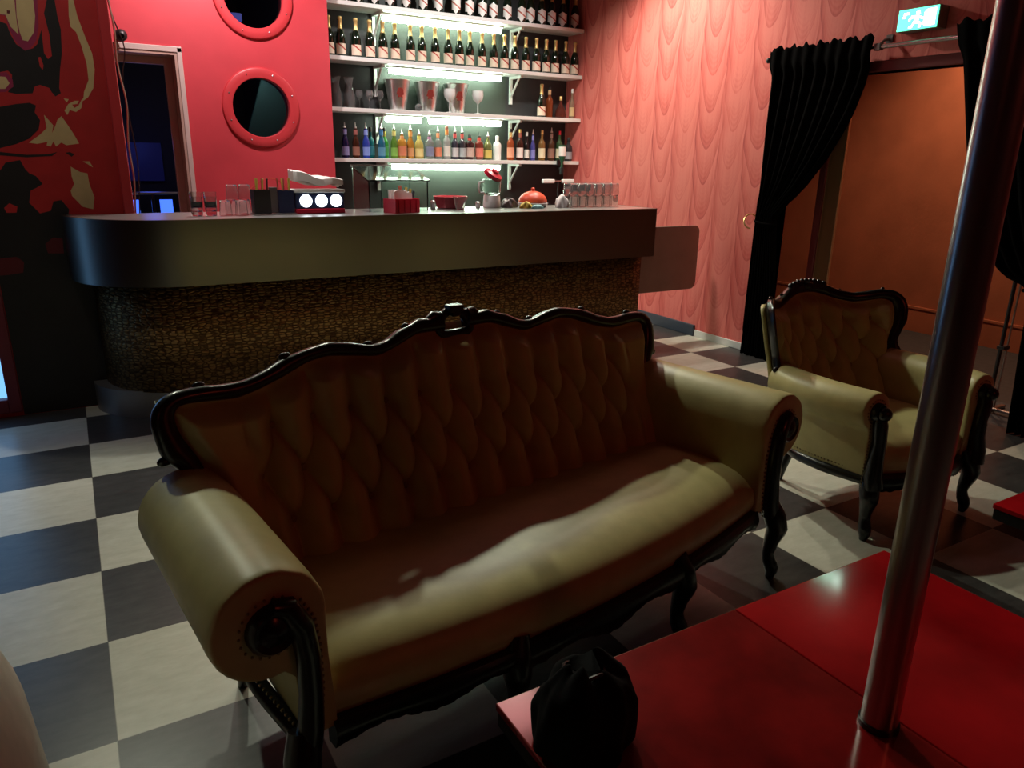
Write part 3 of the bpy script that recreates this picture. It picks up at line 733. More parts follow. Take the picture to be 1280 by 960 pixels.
def spirit(x, z, y, shape, gc, lc, nc, cap, text, grp, pour=True, tr=.5, sc=1.0, rz=None, cat='bottle'):
    r = empty('spirit_bottle', (x, y, z), -math.atan2(x, 7) * .9 if rz is None else rz, text, cat, grp)
    pr = [(a * sc, b * sc) for a, b in PROF[shape]]
    lath('bottle', pr, gmat(gc, tr=tr), r, 18)
    rt, ht = pr[-1]
    cz = ht + .0008
    cm = {'silver': M['silver'], 'black': M['black'], 'white': M['white'], 'gold': M['foil'], 'red': M['red_plastic'], 'cork': M['rust']}[cap]
    if pour: lath('pourer', [(rt * .95, cz), (rt * .95, cz + .012), (.006, cz + .018), (.0045, cz + .045), (.003, cz + .052)], cm, r, 12)
    else: lath('cap', [(rt * 1.12, cz - .02), (rt * 1.12, cz + .018), (rt * .9, cz + .022)], cm, r, 14)
    R0 = pr[2][0] + .0009
    if lc is not None: wrap('label', pmat(lc), r, R0, pr[2][1] * .18, pr[2][1] * .78, 70)
    if nc is not None: wrap('neck_label', pmat(nc), r, rt + .0012 + (.004 if shape == 'syrup' else .002), pr[-1][1] - .058, pr[-1][1] - .012, 85)
    return r


G4 = 'bottles on the lowest shelf'
LS = [
    (2.297, 'syrup', (.02, .02, .10), (.30, .28, .55), (.34, .34, .65), 'silver', 'dark violet syrup bottle with lavender labels, far left of the lowest shelf', .3),
    (2.399, 'syrup', (.06, .02, .01), (.28, .12, .08), (.36, .12, .10), 'silver', 'dark brown syrup bottle with rust labels, second from left on lowest shelf', .3),
    (2.499, 'syrup', (.04, .09, .55), (.20, .30, .70), (.25, .32, .75), 'silver', 'cobalt blue syrup bottle with pale blue labels near left of lowest shelf', .4),
    (2.573, 'round', (.01, .22, .24), (.05, .28, .34), None, 'black', 'teal liqueur bottle with dark cap between two blue ones on lowest shelf', .4),
    (2.640, 'syrup', (.03, .20, .35), (.10, .30, .45), (.05, .22, .45), 'silver', 'blue green syrup bottle just right of the teal one on lowest shelf', .4),
    (2.708, 'round', (.08, .42, .06), (.10, .35, .10), (.65, .55, .10), 'black', 'bright green bottle with yellow neck label on lowest shelf', .5),
    (2.780, 'syrup', (.18, .40, .06), (.22, .45, .08), (.72, .66, .22), 'silver', 'yellow green syrup bottle with pale yellow neck label on lowest shelf', .5),
    (2.862, 'squat', (.80, .38, .06), (.62, .20, .10), (.78, .34, .16), 'silver', 'broad orange liqueur bottle with salmon neck label on lowest shelf', .5),
    (2.950, 'syrup', (.72, .32, .05), (.60, .28, .12), (.75, .36, .10), 'silver', 'slim orange syrup bottle right of the broad orange one on lowest shelf', .5),
    (3.040, 'broad', (.82, .66, .18), (.75, .62, .25), (.80, .66, .14), 'silver', 'yellow liqueur bottle with bright yellow neck label on lowest shelf', .5),
    (3.151, 'squat', (.72, .76, .74), (.20, .22, .34), (.50, .18, .36), 'silver', 'clear bottle with slate label and mauve neck on lowest shelf', .8),
    (3.243, 'round', (.72, .74, .70), (.70, .22, .12), (.78, .30, .14), 'silver', 'clear bottle with orange body and neck labels on lowest shelf', .8),
    (3.340, 'tallround', (.70, .72, .68), (.72, .70, .62), (.72, .26, .06), 'cork', 'white labelled bottle with tall orange neck wrap on lowest shelf', .6),
    (3.430, 'round', (.05, .05, .07), (.55, .55, .55), (.60, .08, .08), 'silver', 'left of two dark bottles with red neck bands in middle of lowest shelf', .3),
    (3.510, 'round', (.05, .05, .06), (.40, .44, .44), (.62, .10, .08), 'silver', 'right of two dark bottles with red neck bands in middle of lowest shelf', .3),
    (3.597, 'squat', (.06, .02, .02), (.55, .40, .34), (.70, .08, .06), 'black', 'dark squat bottle with red neck and beige label on lowest shelf', .3),
    (3.705, 'squat', (.30, .06, .04), (.70, .20, .14), (.72, .10, .07), 'black', 'red labelled squat bottle with black pourer on lowest shelf', .4),
    (3.805, 'broad', (.28, .30, .10), (.62, .50, .12), None, 'silver', 'olive green bottle with golden label left of the frosted white bottle', .5),
    (4.077, 'tallround', (.50, .10, .03), (.75, .35, .22), (.60, .40, .15), 'black', 'orange red whisky bottle just right of the lit shelf section', .5),
    (4.190, 'tallround', (.05, .015, .01), (.80, .72, .66), (.40, .12, .08), 'gold', 'dark brandy bottle with white label and gold cap on lowest shelf', .2),
    (4.275, 'slim', (.012, .012, .012), (.76, .74, .66), None, 'white', 'small black bottle with cream label left of the slim blue bottle', .1),
    (4.352, 'slim', (.10, .10, .40), (.22, .22, .55), (.25, .26, .6), 'silver', 'slim indigo blue bottle among the whiskies on lowest shelf', .4),
    (4.465, 'tallround', (.30, .16, .05), (.82, .72, .48), None, 'gold', 'amber whisky bottle with big cream label and gold cap', .4),
    (4.586, 'tallround', (.07, .03, .015), (.28, .14, .10), (.2, .1, .08), 'silver', 'dark brown whisky bottle with brown label and pourer', .2),
    (4.690, 'tallround', (.05, .10, .04), (.80, .74, .50), None, 'red', 'green whisky bottle with cream label and red cap', .3),
    (4.812, 'broad', (.05, .05, .055), (.30, .30, .32), None, 'black', 'dark glass bottle at far right end of lowest shelf', .4),
]
for i_, (x, s, gc, lc, nc, cap, text, tr) in enumerate(LS):
    spirit(x, SZ[3], {3: 7.10, 4: 6.985, 5: 7.085}.get(i_, 7.02), s, gc, lc, nc, cap, text, G4, pour=cap in ('silver',) or 'pourer' in text, tr=tr, sc=1.0 if s != 'slim' else .95)
# frosted white bottle
r = empty('spirit_bottle', (3.915, 7.02, SZ[3]), -.45, 'frosted white bottle without label on lowest shelf', 'bottle', G4)
lath('bottle', [(.034, 0), (.041, .005), (.043, .145), (.038, .165), (.019, .182), (.016, .19)], M['frost'], r)
lath('cap', [(.018, .186), (.018, .235), (.015, .24)], M['white'], r)

# third shelf: carafes, wine glasses, ice buckets, goblets, ornament, four bottles
z3 = SZ[2]
CAR = [(.040, 0), (.050, .004), (.054, .03), (.052, .12), (.040, .165), (.030, .20), (.036, .235), (.050, .268), (.048, .268), (.034, .235), (.028, .20), (.038, .165), (.049, .12), (.051, .03), (.046, .008), (.0, .008)]
for k, x in enumerate((2.235, 2.358)):
    r = empty('carafe', (x, 7.03, z3), 0, 'clear glass carafe with flared rim, %s of two at left of third shelf' % ('left' if k == 0 else 'right'), 'carafe', 'carafes on the third shelf')
    MB().lathe(CAR, 24, cap1=False).build('body', M['glass'], r, angle=60)
WG = [(.034, 0), (.034, .003), (.006, .008), (.004, .02), (.004, .075), (.012, .085), (.030, .105), (.035, .13), (.030, .165), (.0285, .165), (.0335, .13), (.0285, .106), (.008, .088), (0, .088)]
for k, (x, y) in enumerate([(2.462, 7.05), (2.535, 6.98), (2.575, 7.08), (2.645, 7.0)]):
    r = empty('wine_glass', (x, y, z3), 0, 'small stemmed wine glass, %s from left of four beside the carafes' % ORD[k + 1], 'glass', 'wine glasses on the third shelf')
    MB().lathe(WG, 20, cap1=False).build('bowl_and_stem', M['glass'], r, angle=60)
for k, x in enumerate((2.846, 3.155, 3.468)):
    r = empty('ice_bucket', (x, 7.066, z3), -.40, 'silver champagne bucket with red emblem, %s of three on the third shelf' % ['leftmost', 'middle one', 'rightmost'][k], 'ice bucket', 'champagne buckets on the third shelf')
    pr = [(.070, 0), (.078, .006), (.098, .14), (.122, .262), (.126, .268), (.126, .275), (.120, .275), (.116, .262), (.094, .14), (.074, .012), (0, .012)]
    MB().lathe(pr, 36, cap1=False).build('bucket', M['silver'], r, angle=40)
    e = MB()
    vs = []; fs = []
    pl = [(0, .05), (.020, .046), (.030, .03), (.034, .005), (.040, -.012), (.022, -.020), (.026, -.042), (0, -.036), (-.026, -.042), (-.022, -.020), (-.040, -.012), (-.034, .005), (-.030, .03), (-.020, .046)]
    def onb(p, dr):
        z = .155 + p[1] * .95; rr = .0985 + (z - .14) * .197 + dr; a = -PI / 2 + .30 + p[0] * .95 / rr
        return (rr * math.cos(a), rr * math.sin(a), z)
    e.prism(pl, lambda p: onb(p, .0022), lambda p: onb(p, .0004)); e.build('emblem', M['emblem'], r)
for k, x in enumerate((3.335, 3.645)):
    r = empty('goblet', (x, 6.938, z3), 0, ['white goblet standing in front of the rightmost champagne bucket', 'white goblet standing right of the champagne buckets'][k], 'goblet', 'white goblets on the third shelf')
    MB().lathe([(.036, 0), (.036, .004), (.007, .010), (.0055, .03), (.0055, .09), (.020, .105), (.048, .135), (.056, .17), (.054, .215), (.050, .215), (.052, .17), (.044, .138), (.016, .11), (0, .108)], 24, cap1=False).build('goblet_body', M['frost'], r, angle=60)
o = MB().sphere((0, 0, .035), .035, 16).build('glass_ball', gmat((.25, .27, .27), tr=.6)); o.location = (3.02, 6.97, z3)
tag(o, 'small dark glass ball between the left and middle champagne buckets', 'ornament')
G3 = 'bottles at right of the third shelf'
o = champagne(1); o.location = (4.446, 7.02, z3); o.rotation_euler = (0, 0, -.5); tag(o, 'single champagne bottle with gold neck at right of the third shelf', 'bottle', G3)
spirit(4.552, z3, 7.03, 'tallround', (.26, .06, .02), None, (.62, .42, .22), 'black', 'amber cognac bottle with band label on third shelf', G3, pour=False, tr=.35)
spirit(4.690, z3, 7.02, 'decanter', (.14, .03, .02), None, None, 'gold', 'bulbous dark decanter on third shelf', G3, pour=False, tr=.35)
spirit(4.822, z3, 7.0, 'slim', (.55, .40, .28), (.70, .52, .26), None, 'white', 'slim pale bottle at far right end of third shelf', G3, pour=False, tr=.6)

# optic with an upside-down bottle, lamp bar below it, back counter
r = empty('back_counter', (3.50, 6.93, 0), 0, 'low black back counter under the lowest shelf behind the bar', 'cabinet')
MB().box(-1.37, 1.37, -.26, .26, .08, .93, bev=.004).build('cabinet_body', M['black'], r)
MB().box(-1.38, 1.375, -.28, .262, .93, .96, bev=.004).build('worktop', M['grey'], r)
MB().box(-1.36, 1.36, -.22, .25, 0, .08).build('kick_board', M['black'], r)
r = empty('spirit_optic', (4.60, 6.895, 1.50), 0, 'black wall optic clipped to the lowest shelf edge holding a bottle', 'dispenser')
MB().box(-.022, .022, -.020, .003, -.01, .05, bev=.003).lathe([(.022, -.10), (.026, -.05), (.026, -.03)], 14, c=(0, -.07, 0)).box(-.008, .008, -.06, -.018, -.052, -.036).build('clip', M['black'], r)
r = empty('spirit_bottle', (4.60, 6.825, 1.472), -.5, 'upside-down green bottle with white labels hanging in the optic', 'bottle')
MB().lathe([(.014, 0), (.0145, .05), (.030, .085), (.037, .11), (.038, .22), (.034, .228)], 18).build('bottle', gmat((.03, .12, .06), tr=.3), r)
wrap('label', pmat((.82, .80, .74)), r, .0388, .115, .21, 75)
lath('stopper', [(.016, -.028), (.016, 0)], M['black'], r)
r = empty('bar_lamp', (4.53, 6.78, .96), 0, 'slim bar lamp with two small white shades on the back counter', 'lamp')
MB().lathe([(.06, 0), (.06, .01), (.012, .016), (.008, .03), (.008, .365)], 16).build('stand', M['black'], r)
MB().tube([(-.20, 0, .372), (.20, 0, .372)], .007, 8).build('arm', M['chrome_dull'], r)
for x in (-.125, .125): MB().box(x - .075, x + .075, -.02, .02, .350, .392, bev=.01).build('shade', M['frost'], r)
# ------------------------------------------------------------------ things standing on the bar
TUM = [(.028, 0), (.031, .002), (.038, .088), (.0365, .088), (.030, .007), (0, .007)]
TINV = [(a, .09 - b) for a, b in TUM]
TH = MB().lathe(TUM, 18, cap1=False)
GT = 'tumblers on the left of the bar'


def tumbler(x, y, z, text, grp, inv=False, proto=[None, None]):
    r = empty('tumbler', (x, y, z), 0, text, 'glass', grp)
    if proto[inv] is None:
        o = MB().lathe(TINV[::-1] if inv else TUM, 18, cap0=not inv, cap1=False).build('tumbler_body', M['glass'], r, angle=60); proto[inv] = o
    else:
        o = proto[inv].copy(); COL.objects.link(o); o.parent = r
    return r


for s, x in enumerate((.655, .735)):
    for k in range(3):
        tumbler(x, 4.85, BZ + .026 * k, 'clear tumbler, %s of the %s nested stack at the bar\'s left' % (['lowest', 'middle', 'topmost'][k], ['first', 'second'][s]), GT)
tumbler(.815, 4.83, BZ, 'single upside-down tumbler standing between the stacks and the piled tumblers', GT, True)
for k, (x, y, t) in enumerate([(.905, 4.82, 0), (.945, 4.915, 0), (.862, 4.905, 0), (.868, 4.88, 1), (.947, 4.90, 1)]):
    tumbler(x, y, BZ + .0905 * t, ['front upside-down tumbler in the bottom tier beside the black holder', 'right upside-down tumbler in the bottom tier beside the black holder', 'left upside-down tumbler in the bottom tier beside the black holder',
                             'left upside-down tumbler on the upper tier by the black holder', 'right upside-down tumbler on the upper tier by the black holder'][k], GT, True)

# straw caddy
r = empty('bar_caddy', (1.108, 4.86, BZ), 0, 'bar caddy with black and navy holders and steel napkin slot', 'caddy')
def obox(mb, x0, x1, y0, y1, z0, z1, t=.004):
    mb.box(x0, x1, y0, y0 + t, z0, z1).box(x0, x1, y1 - t, y1, z0, z1).box(x0, x0 + t, y0 + t, y1 - t, z0, z1).box(x1 - t, x1, y0 + t, y1 - t, z0, z1).box(x0 + t, x1 - t, y0 + t, y1 - t, z0, z0 + t)
m = MB(); obox(m, -.125, -.025, -.05, .05, .008, .150); m.build('black_holder', M['black'], r, smooth=False)
m = MB(); obox(m, .030, .125, -.02, .07, .008, .145); m.build('navy_holder', M['navy'], r, smooth=False)
MB().box(-.022, .028, .0, .012, .008, .165, bev=.002).build('napkin_plate', M['grey'], r)
MB().box(-.13, .13, -.06, .075, 0, .007, bev=.002).build('tray', M['chrome_dull'], r)
P = [(-.12 + .24 * i / 14, .055, .150 + .065 * math.sin(PI * i / 14)) for i in range(15)]
MB().tube(P, .003, 6).build('wire_handle', M['orange_red'], r)
st = [(-.105, 'yellow', .04), (-.09, 'yellow', -.02), (-.075, 'yellow', .06), (-.058, 'rust', .0), (-.045, 'black', .05), (.05, 'rust', -.03), (.065, 'rust', .03), (.082, 'yellow', -.05), (.098, 'yellow', .04), (.112, 'yellow', .0)]
for k, (x, c, tl) in enumerate(st):
    left = x < 0
    o = MB().box(-.0045, .0045, -.003, .003, 0, .205, bev=.0012).build('drink_stirrer', M[c]); o.location = (1.108 + x, 4.86 + (0 if left else .025) + (.02 if k % 2 else -.02), BZ + .0125); o.rotation_euler = (tl * .6, tl * 1.1, 0)
    cn = {'yellow': 'yellow', 'rust': 'rust red', 'black': 'black'}[c]
    tag(o, '%s drink stirrer standing in the %s holder on the bar' % (cn, 'black' if left else 'navy'), 'stirrer', '%s stirrers in the %s holder' % (cn, 'black' if left else 'navy'))

# lit display unit with three white discs, cloth on top
r = empty('display_unit', (1.395, 4.90, BZ), 0, 'blue counter display with three lit white discs and a red base', 'display')
MB().box(-.155, .165, -.06, .08, .030, .130, bev=.006).build('housing', M['navy'], r)
MB().box(-.155, .165, -.065, .085, 0, .030, bev=.004).build('base', M['red_plastic'], r)
MB().box(-.160, .170, -.066, .086, .130, .150, bev=.005).build('rim', M['white'], r)
for x in (-.088, .012, .108):
    MB().lathe([(.038, 0), (.040, .004), (.034, .009), (0, .010)], 22, M=Matrix.Translation((x, -.06, .080)) @ Matrix.Rotation(PI / 2, 4, 'X')).build('lit_disc', M['disc'], r)
def clothf(u, v):
    x = -.155 + .32 * u; y = -.05 + .13 * v
    return (x, y, .168 + .055 * (1 - u) ** 1.2 + .010 * math.sin(9 * u + 2 * v) + .006 * math.sin(14 * v))
m = MB(); m.grid(clothf, 24, 10); m.grid(lambda u, v: tuple(np.array(clothf(u, v)) - np.array((0, 0, .028 + .03 * (1 - u)))), 24, 10)
n0 = 25 * 11
edge = [i for i in range(25)] + [25 * j + 24 for j in range(1, 11)] + [25 * 10 + i for i in range(23, -1, -1)] + [25 * j for j in range(9, 0, -1)]
for i in range(len(edge)): m.f.append([edge[i], edge[(i + 1) % len(edge)], n0 + edge[(i + 1) % len(edge)], n0 + edge[i]]); m.m.append(0)
o = m.build('folded_cloth', M['napkin'], angle=60); o.location = (1.395, 4.90, BZ + .034)
tag(o, 'white folded cloth lying on the lit display unit', 'cloth')

# acrylic case
r = empty('acrylic_case', (1.95, 5.03, BZ), 0, 'clear acrylic display case with sloping lid on the bar', 'case')
m = MB(); m.prism([(-.17, 0), (.15, 0), (.15, .285), (-.17, .200)], lambda p: (-.215, p[0], p[1]), lambda p: (-.209, p[0], p[1])); m.build('side_panel', M['glass_thin'], r, smooth=False)
m = MB(); m.prism([(-.17, 0), (.15, 0), (.15, .285), (-.17, .200)], lambda p: (.209, p[0], p[1]), lambda p: (.215, p[0], p[1])); m.build('side_panel', M['glass_thin'], r, smooth=False)
MB().box(-.209, .209, .144, .15, 0, .28).build('back_panel', M['glass_thin'], r, smooth=False)
MB().box(-.209, .209, -.17, -.164, 0, .196).build('front_panel', M['glass_thin'], r, smooth=False)
m = MB(); m.prism([(-.185, .199), (.155, .289), (.155, .298), (-.185, .208)], lambda p: (-.225, p[0], p[1]), lambda p: (.225, p[0], p[1])); m.build('lid', M['glass_thin'], r, smooth=False)
MB().box(-.225, .225, .150, .160, .286, .300).build('hinge_strip', M['white'], r)

# red napkin box with its contents
RB = (1.925, 4.755)
r = empty('napkin_box', (*RB, BZ), R(18), 'red ribbed plastic box holding napkins and straws on the bar', 'box')
m = MB(); obox(m, -.105, .105, -.062, .062, 0, .092, .006)
for x in (-.07, -.02, .03, .08): m.box(x - .008, x + .008, -.067, -.062, .004, .088)
for y in (-.03, .03): m.box(.105, .110, y - .008, y + .008, .004, .088)
m.build('box_body', M['red_plastic'], r, smooth=False)
for k in range(3):
    def nf(u, v, k=k): return (-.085 + .17 * u, -.03 + .028 * k + .012 * v, .008 + .13 * v + .012 * math.sin(5 * u + k))
    m = MB(); m.grid(nf, 12, 8); m.grid(lambda u, v: tuple(np.array(nf(u, v)) + np.array((0, .010, 0))), 12, 8)
    n0 = 13 * 9; edge = [i for i in range(13)] + [13 * j + 12 for j in range(1, 9)] + [13 * 8 + i for i in range(11, -1, -1)] + [13 * j for j in range(7, 0, -1)]
    for i in range(len(edge)): m.f.append([edge[i], edge[(i + 1) % len(edge)], n0 + edge[(i + 1) % len(edge)], n0 + edge[i]]); m.m.append(0)
    o = m.build('paper_napkin', M['napkin'], angle=60); o.location = (*RB, BZ); o.rotation_euler = (0, 0, R(18)); o.scale = (.9, 1, 1)
    tag(o, 'white paper napkin in the red box, %s of three' % ['frontmost', 'middle one', 'rearmost'][k], 'napkin', 'napkins in the red box')
for k, (dx, c, tl, ww) in enumerate([(.035, 'rust', -.1, .014), (.055, 'yellow', .12, .010), (.078, 'yellow', .2, .010), (.093, 'blue', .32, .012)]):
    o = MB().box(-ww, ww, -.003, .003, 0, .165 - .01 * k, bev=.0012).build('straw_packet', M['blue_skirt'] if c == 'blue' else M[c]); o.location = (RB[0] + dx * .9, RB[1] + .072, BZ + .0075); o.rotation_euler = (.0, tl, R(18))
    tag(o, ['rust red straw packet in the red box', 'left yellow straw packet in the red box', 'right yellow straw packet in the red box', 'blue straw packet leaning at the right end of the red box'][k], 'straw packet', 'packets in the red box')

r = empty('ashtray', (2.44, 5.075, BZ), 0, 'red tray with a glass cup in front standing on the bar', 'tray')
MB().lathe([(.095, 0), (.105, .005), (.135, .085), (.128, .085), (.098, .012), (0, .012)], 8, cap1=False).build('tray_body', M['red_plastic'], r, smooth=False)
r = empty('glass_cup', (2.42, 4.875, BZ), 0, 'clear glass cup in front of the red tray on the bar', 'glass')
MB().lathe([(.022, 0), (.030, .006), (.036, .03), (.052, .095), (.050, .095), (.034, .032), (.026, .012), (0, .012)], 18, cap1=False).build('cup_body', M['glass'], r, angle=60)
r = empty('salt_shaker', (2.265, 5.0, BZ), 0, 'tiny clear shaker between the red box and the red tray', 'shaker')
MB().lathe([(.018, 0), (.02, .004), (.016, .04)], 14).build('shaker_body', M['frost'], r); MB().lathe([(.0165, .0405), (.017, .055), (.010, .062)], 14).build('shaker_cap', M['silver'], r)
r = empty('salt_shaker', (2.64, 5.02, BZ), 0, 'tiny pale shaker left of the jug on the bar', 'shaker')
MB().lathe([(.018, 0), (.02, .004), (.016, .03)], 14).build('shaker_body', M['frost'], r); MB().lathe([(.0165, .0305), (.017, .042), (.010, .048)], 14).build('shaker_cap', M['silver'], r)

# jug with tilted red lid
r = empty('blender_jug', (2.775, 5.05, BZ), 0, 'glass blender jug with white base and tilted red lid on the bar', 'jug')
MB().lathe([(.066, 0), (.068, .01), (.062, .085), (.058, .09)], 22).build('base', M['white'], r)
MB().lathe([(.055, .0905), (.066, .11), (.070, .205), (.067, .205), (.062, .11), (0, .098)], 22, cap1=False, cap0=True).build('jar', M['glass_thin'], r)
MB().tube([(-.068, 0, .19), (-.105, 0, .185), (-.112, 0, .14), (-.10, 0, .11), (-.066, 0, .11)], .008, 8).build('handle', M['frost'], r)
MB().lathe([(.070, 0), (.074, .01), (.070, .03), (.03, .042), (.028, .055), (.0, .056)], 22, M=Matrix.Translation((.0, 0, .226)) @ Matrix.Rotation(R(22), 4, 'Y') @ Matrix.Rotation(R(28), 4, 'X')).build('lid', M['red_plastic'], r)

# bar cloth lump
def lump(name, loc, sx, sy, sz, m, seed, text, cat, rough=.25, n=22):
    rnd = random.Random(seed); ph = [rnd.uniform(0, 6.28) for _ in range(8)]
    mb = MB()
    def f_(u, v):
        a = 2 * PI * u; t = v * PI / 2 * .999
        rr = math.cos(t) ** .6; k = 1 + rough * (.5 * math.sin(3 * a + ph[0] + 2 * t) + .35 * math.sin(5 * a + ph[1] - 3 * t) + .25 * math.sin(9 * a + ph[2] + 5 * t))
        zz = math.sin(t) * (1 + rough * .6 * math.sin(2 * a + ph[3]) + rough * .4 * math.sin(7 * a + ph[4]) * math.cos(t))
        return (sx * rr * k * math.cos(a), sy * rr * k * math.sin(a), max(0, sz * zz))
    mb.grid(f_, n * 2, n // 2 + 4, cu=True)
    mb.f.append(list(range(n * 2))[::-1]); mb.m.append(0)
    o = mb.build(name, m, angle=70); o.location = loc
    return tag(o, text, cat)
lump('bar_cloth', (2.905, 5.02, BZ), .065, .05, .062, M['grey'], 3, 'crumpled dark grey cloth right of the jug on the bar', 'cloth')
r = empty('cake_dome', (3.13, 5.03, BZ), 0, 'orange red domed cover on a pale dish on the bar', 'cover')
MB().lathe([(.10, 0), (.115, .012), (.118, .03), (.10, .034)], 24).build('dish', M['napkin'], r)
pr = [(.112 * math.cos(t), .036 + .085 * math.sin(t)) for t in [PI / 2 * i / 9 for i in range(9)]]
MB().lathe(pr + [(.012, .121), (.016, .128), (.016, .140), (.006, .146)], 26).build('dome', M['orange_red'], r)
lump('lemon_wedges', (2.992, 4.90, BZ), .05, .04, .045, M['yellow'], 5, 'small heap of yellow fruit beside the orange dome on the bar', 'fruit')
lump('white_cloth', (3.315, 4.90, BZ), .055, .05, .088, M['napkin'], 9, 'crumpled white cloth right of the orange dome on the bar', 'cloth')
o = lump('bar_sponge', (3.06, 4.85, BZ), .05, .03, .028, M['teal'], 12, 'small blue grey sponge before the orange dome on the bar', 'sponge', .1)
# glasses at the right end: two tiers, upside down
GR = 'upside-down tumblers at the right end of the bar'
cols = ['first', 'second', 'third', 'fourth', 'fifth', 'sixth']
for t in range(2):
    for yk in range(2):
        for k in range(6):
            x = 3.425 + .080 * k; y = 4.90 + .085 * yk
            tumbler(x, y, BZ + .0905 * t, 'clear tumbler in the %s tier, %s row, %s from left at the bar\'s right end' % (['lower', 'upper'][t], ['front', 'back'][yk], cols[k]), GR, True)
# ------------------------------------------------------------------ the carved sofa and armchair
def lerp_tab(x, tab):
    xs = [t[0] for t in tab]; ys = [t[1] for t in tab]
    return float(np.interp(x, xs, ys))


def sstep(x): x = max(0., min(1., x)); return x * x * (3 - 2 * x)


def carved_suite(root, c):
    """c: dict with plane(s,z), outer / inner outlines (right half), arm, seat and leg data"""
    pl = c['plane']
    n = Vector((0, -1, c['slope'])).normalized()
    # --- show-wood frame of the back, one carved moulding per side, crest in the middle
    N = c.get('nf', 90)
    O = smooth_pts(resample(c['outer'], N), 1); I = smooth_pts(resample(c['inner'], N), 2)
    mb = MB()
    for sg in (1, -1):
        vs = []; fs = []; K = 12
        for i in range(N):
            o = Vector((O[i][0] * sg, pl(O[i][0], O[i][1]), O[i][1])); q = Vector((I[i][0] * sg, pl(I[i][0], I[i][1]), I[i][1]))
            ce = (o + q) / 2; w = (o - q) / 2 * 1.04
            for k in range(K):
                a = 2 * PI * k / K; ca, sa = math.cos(a), math.sin(a)
                vs.append(ce + w * (abs(ca) ** .75 * (1 if ca >= 0 else -1)) + n * (c['fh'] * abs(sa) ** .75 * (1 if sa >= 0 else -1)) + n * .004)
        for i in range(N - 1):
            for k in range(K): fs.append([i * K + k, i * K + (k + 1) % K, (i + 1) * K + (k + 1) % K, (i + 1) * K + k])
        fs.append(list(range(K))); fs.append([(N - 1) * K + k for k in range(K)][::-1])
        mb.add(vs, fs)
        # carved nubs along the edge, curl at the lower end
        for (s, z, r) in c['nubs']:
            mb.sphere((s * sg, pl(s, z) - .006, z), r, 10, sc=(1.3, .8, .9))
    mb.build('back_frame', M['wood'], root, angle=60)
    cz = c['crest_z']; mb = MB()
    if c['crest'] == 'ring':
        pth = []
        for k in range(26):
            a = 2 * PI * k / 26
            x = .066 * math.cos(a); z = cz + .040 * math.sin(a) - (.010 * math.cos(2 * a))
            pth.append((x, pl(0, z) - .008, z))
        mb.tube(pth, .0165, 8, closed=True)
        mb.box(-.030, .030, pl(0, cz) - .03, pl(0, cz) + .012, cz + .046, cz + .072, bev=.006).box(-.018, .018, pl(0, cz) - .026, pl(0, cz) + .008, cz + .030, cz + .050, bev=.005)
        for sg in (-1, 1):
            mb.tube([(sg * .050, pl(0, cz), cz + .032), (sg * .085, pl(0, cz), cz + .036), (sg * .115, pl(0, cz), cz + .018)], [.018, .020, .012], 8)
            mb.tube([(sg * .055, pl(0, cz), cz - .028), (sg * .10, pl(0, cz), cz - .018)], [.015, .012], 8)
    else:
        for k in range(-4, 5):
            s = k * .028; z = cz + .012 - .0010 * k * k
            mb.sphere((s, pl(s, z) - .012, z), .020, 10, sc=(.85, .9, 1.0))
        mb.sphere((0, pl(0, cz) - .02, cz - .006), .030, 12, sc=(1.4, .8, .8))
    mb.build('crest', M['wood'], root, angle=60)
    # --- tufted back
    p, q, z0 = c['p'], c['q'], c['z0']
    rows = c['rows']; zt, zb = z0 + q * rows[1], z0 + q * rows[0]
    topz = lambda s: lerp_tab(abs(s), c['topz'])
    half = lambda z: lerp_tab(z, c['half'])
    Sm = c['smax']

    def hh(s, z):
        if z > zt: f_ = abs(math.cos(PI * (s / p + (0 if rows[1] % 2 else .5)))) ** .9
        elif z < zb: f_ = abs(math.cos(PI * (s / p + (0 if rows[0] % 2 else .5)))) ** .9
        else:
            a = s / p + (z - z0) / (2 * q); b_ = s / p - (z - z0) / (2 * q)
            f_ = (abs(math.sin(PI * a) * math.sin(PI * b_))) ** .45
        k = sstep((Sm - abs(s)) / .05)
        return f_ * k + (1 - k) * .72

    def dent(s, z):
        j = round((z - z0) / q)
        if j < rows[0] or j > rows[1] or abs(s) > Sm: return 0.
        off = 0 if j % 2 == 0 else .5
        k = round(s / p - off) + off
        return math.exp(-((s - k * p) ** 2 + (z - z0 - q * j) ** 2) / .030 ** 2)
    zbot = c['zbot']

    def bf(u, v):
        sp_ = u * 2 - 1
        s = sp_ * c['half'][-1][1]
        for _ in range(3):
            z = zbot + (topz(s) - zbot) * v; s = sp_ * half(z)
        z = zbot + (topz(s) - zbot) * v
        ed = min(1.0, (topz(s) - z) / .06 + .0, (half(z) - abs(s)) / .055 + .0)
        e = sstep(max(0, ed))
        B = lerp_tab(z, c['bulge'])
        d = pl(s, z) - .004 - B * (.25 + .75 * e) - c['amp'] * hh(s, z) * e + .026 * dent(s, z) * e
        return (s, d, z)
    mb = MB(); mb.grid(bf, c['nu'], c['nv'])
    bk = mb.build('back_cushion', M['leather'], root, angle=None)
    bt = None
    for j in range(rows[0], rows[1] + 1):
        z = z0 + q * j; off = 0 if j % 2 == 0 else .5
        for k in range(-12, 13):
            s = (k + off) * p
            if abs(s) > Sm - .02 or z > topz(s) - .05: continue
            if abs(s) > half(z) - .05: continue
            if bt is None: bt = MB().sphere((0, 0, 0), .013, 10, sc=(1, .55, 1)).build('button', M['btn'], bk); o = bt
            else: o = bt.copy(); COL.objects.link(o)
            B = lerp_tab(z, c['bulge'])
            o.location = (s, pl(s, z) + .014 - B, z)
    # rear of the back
    mb = MB()
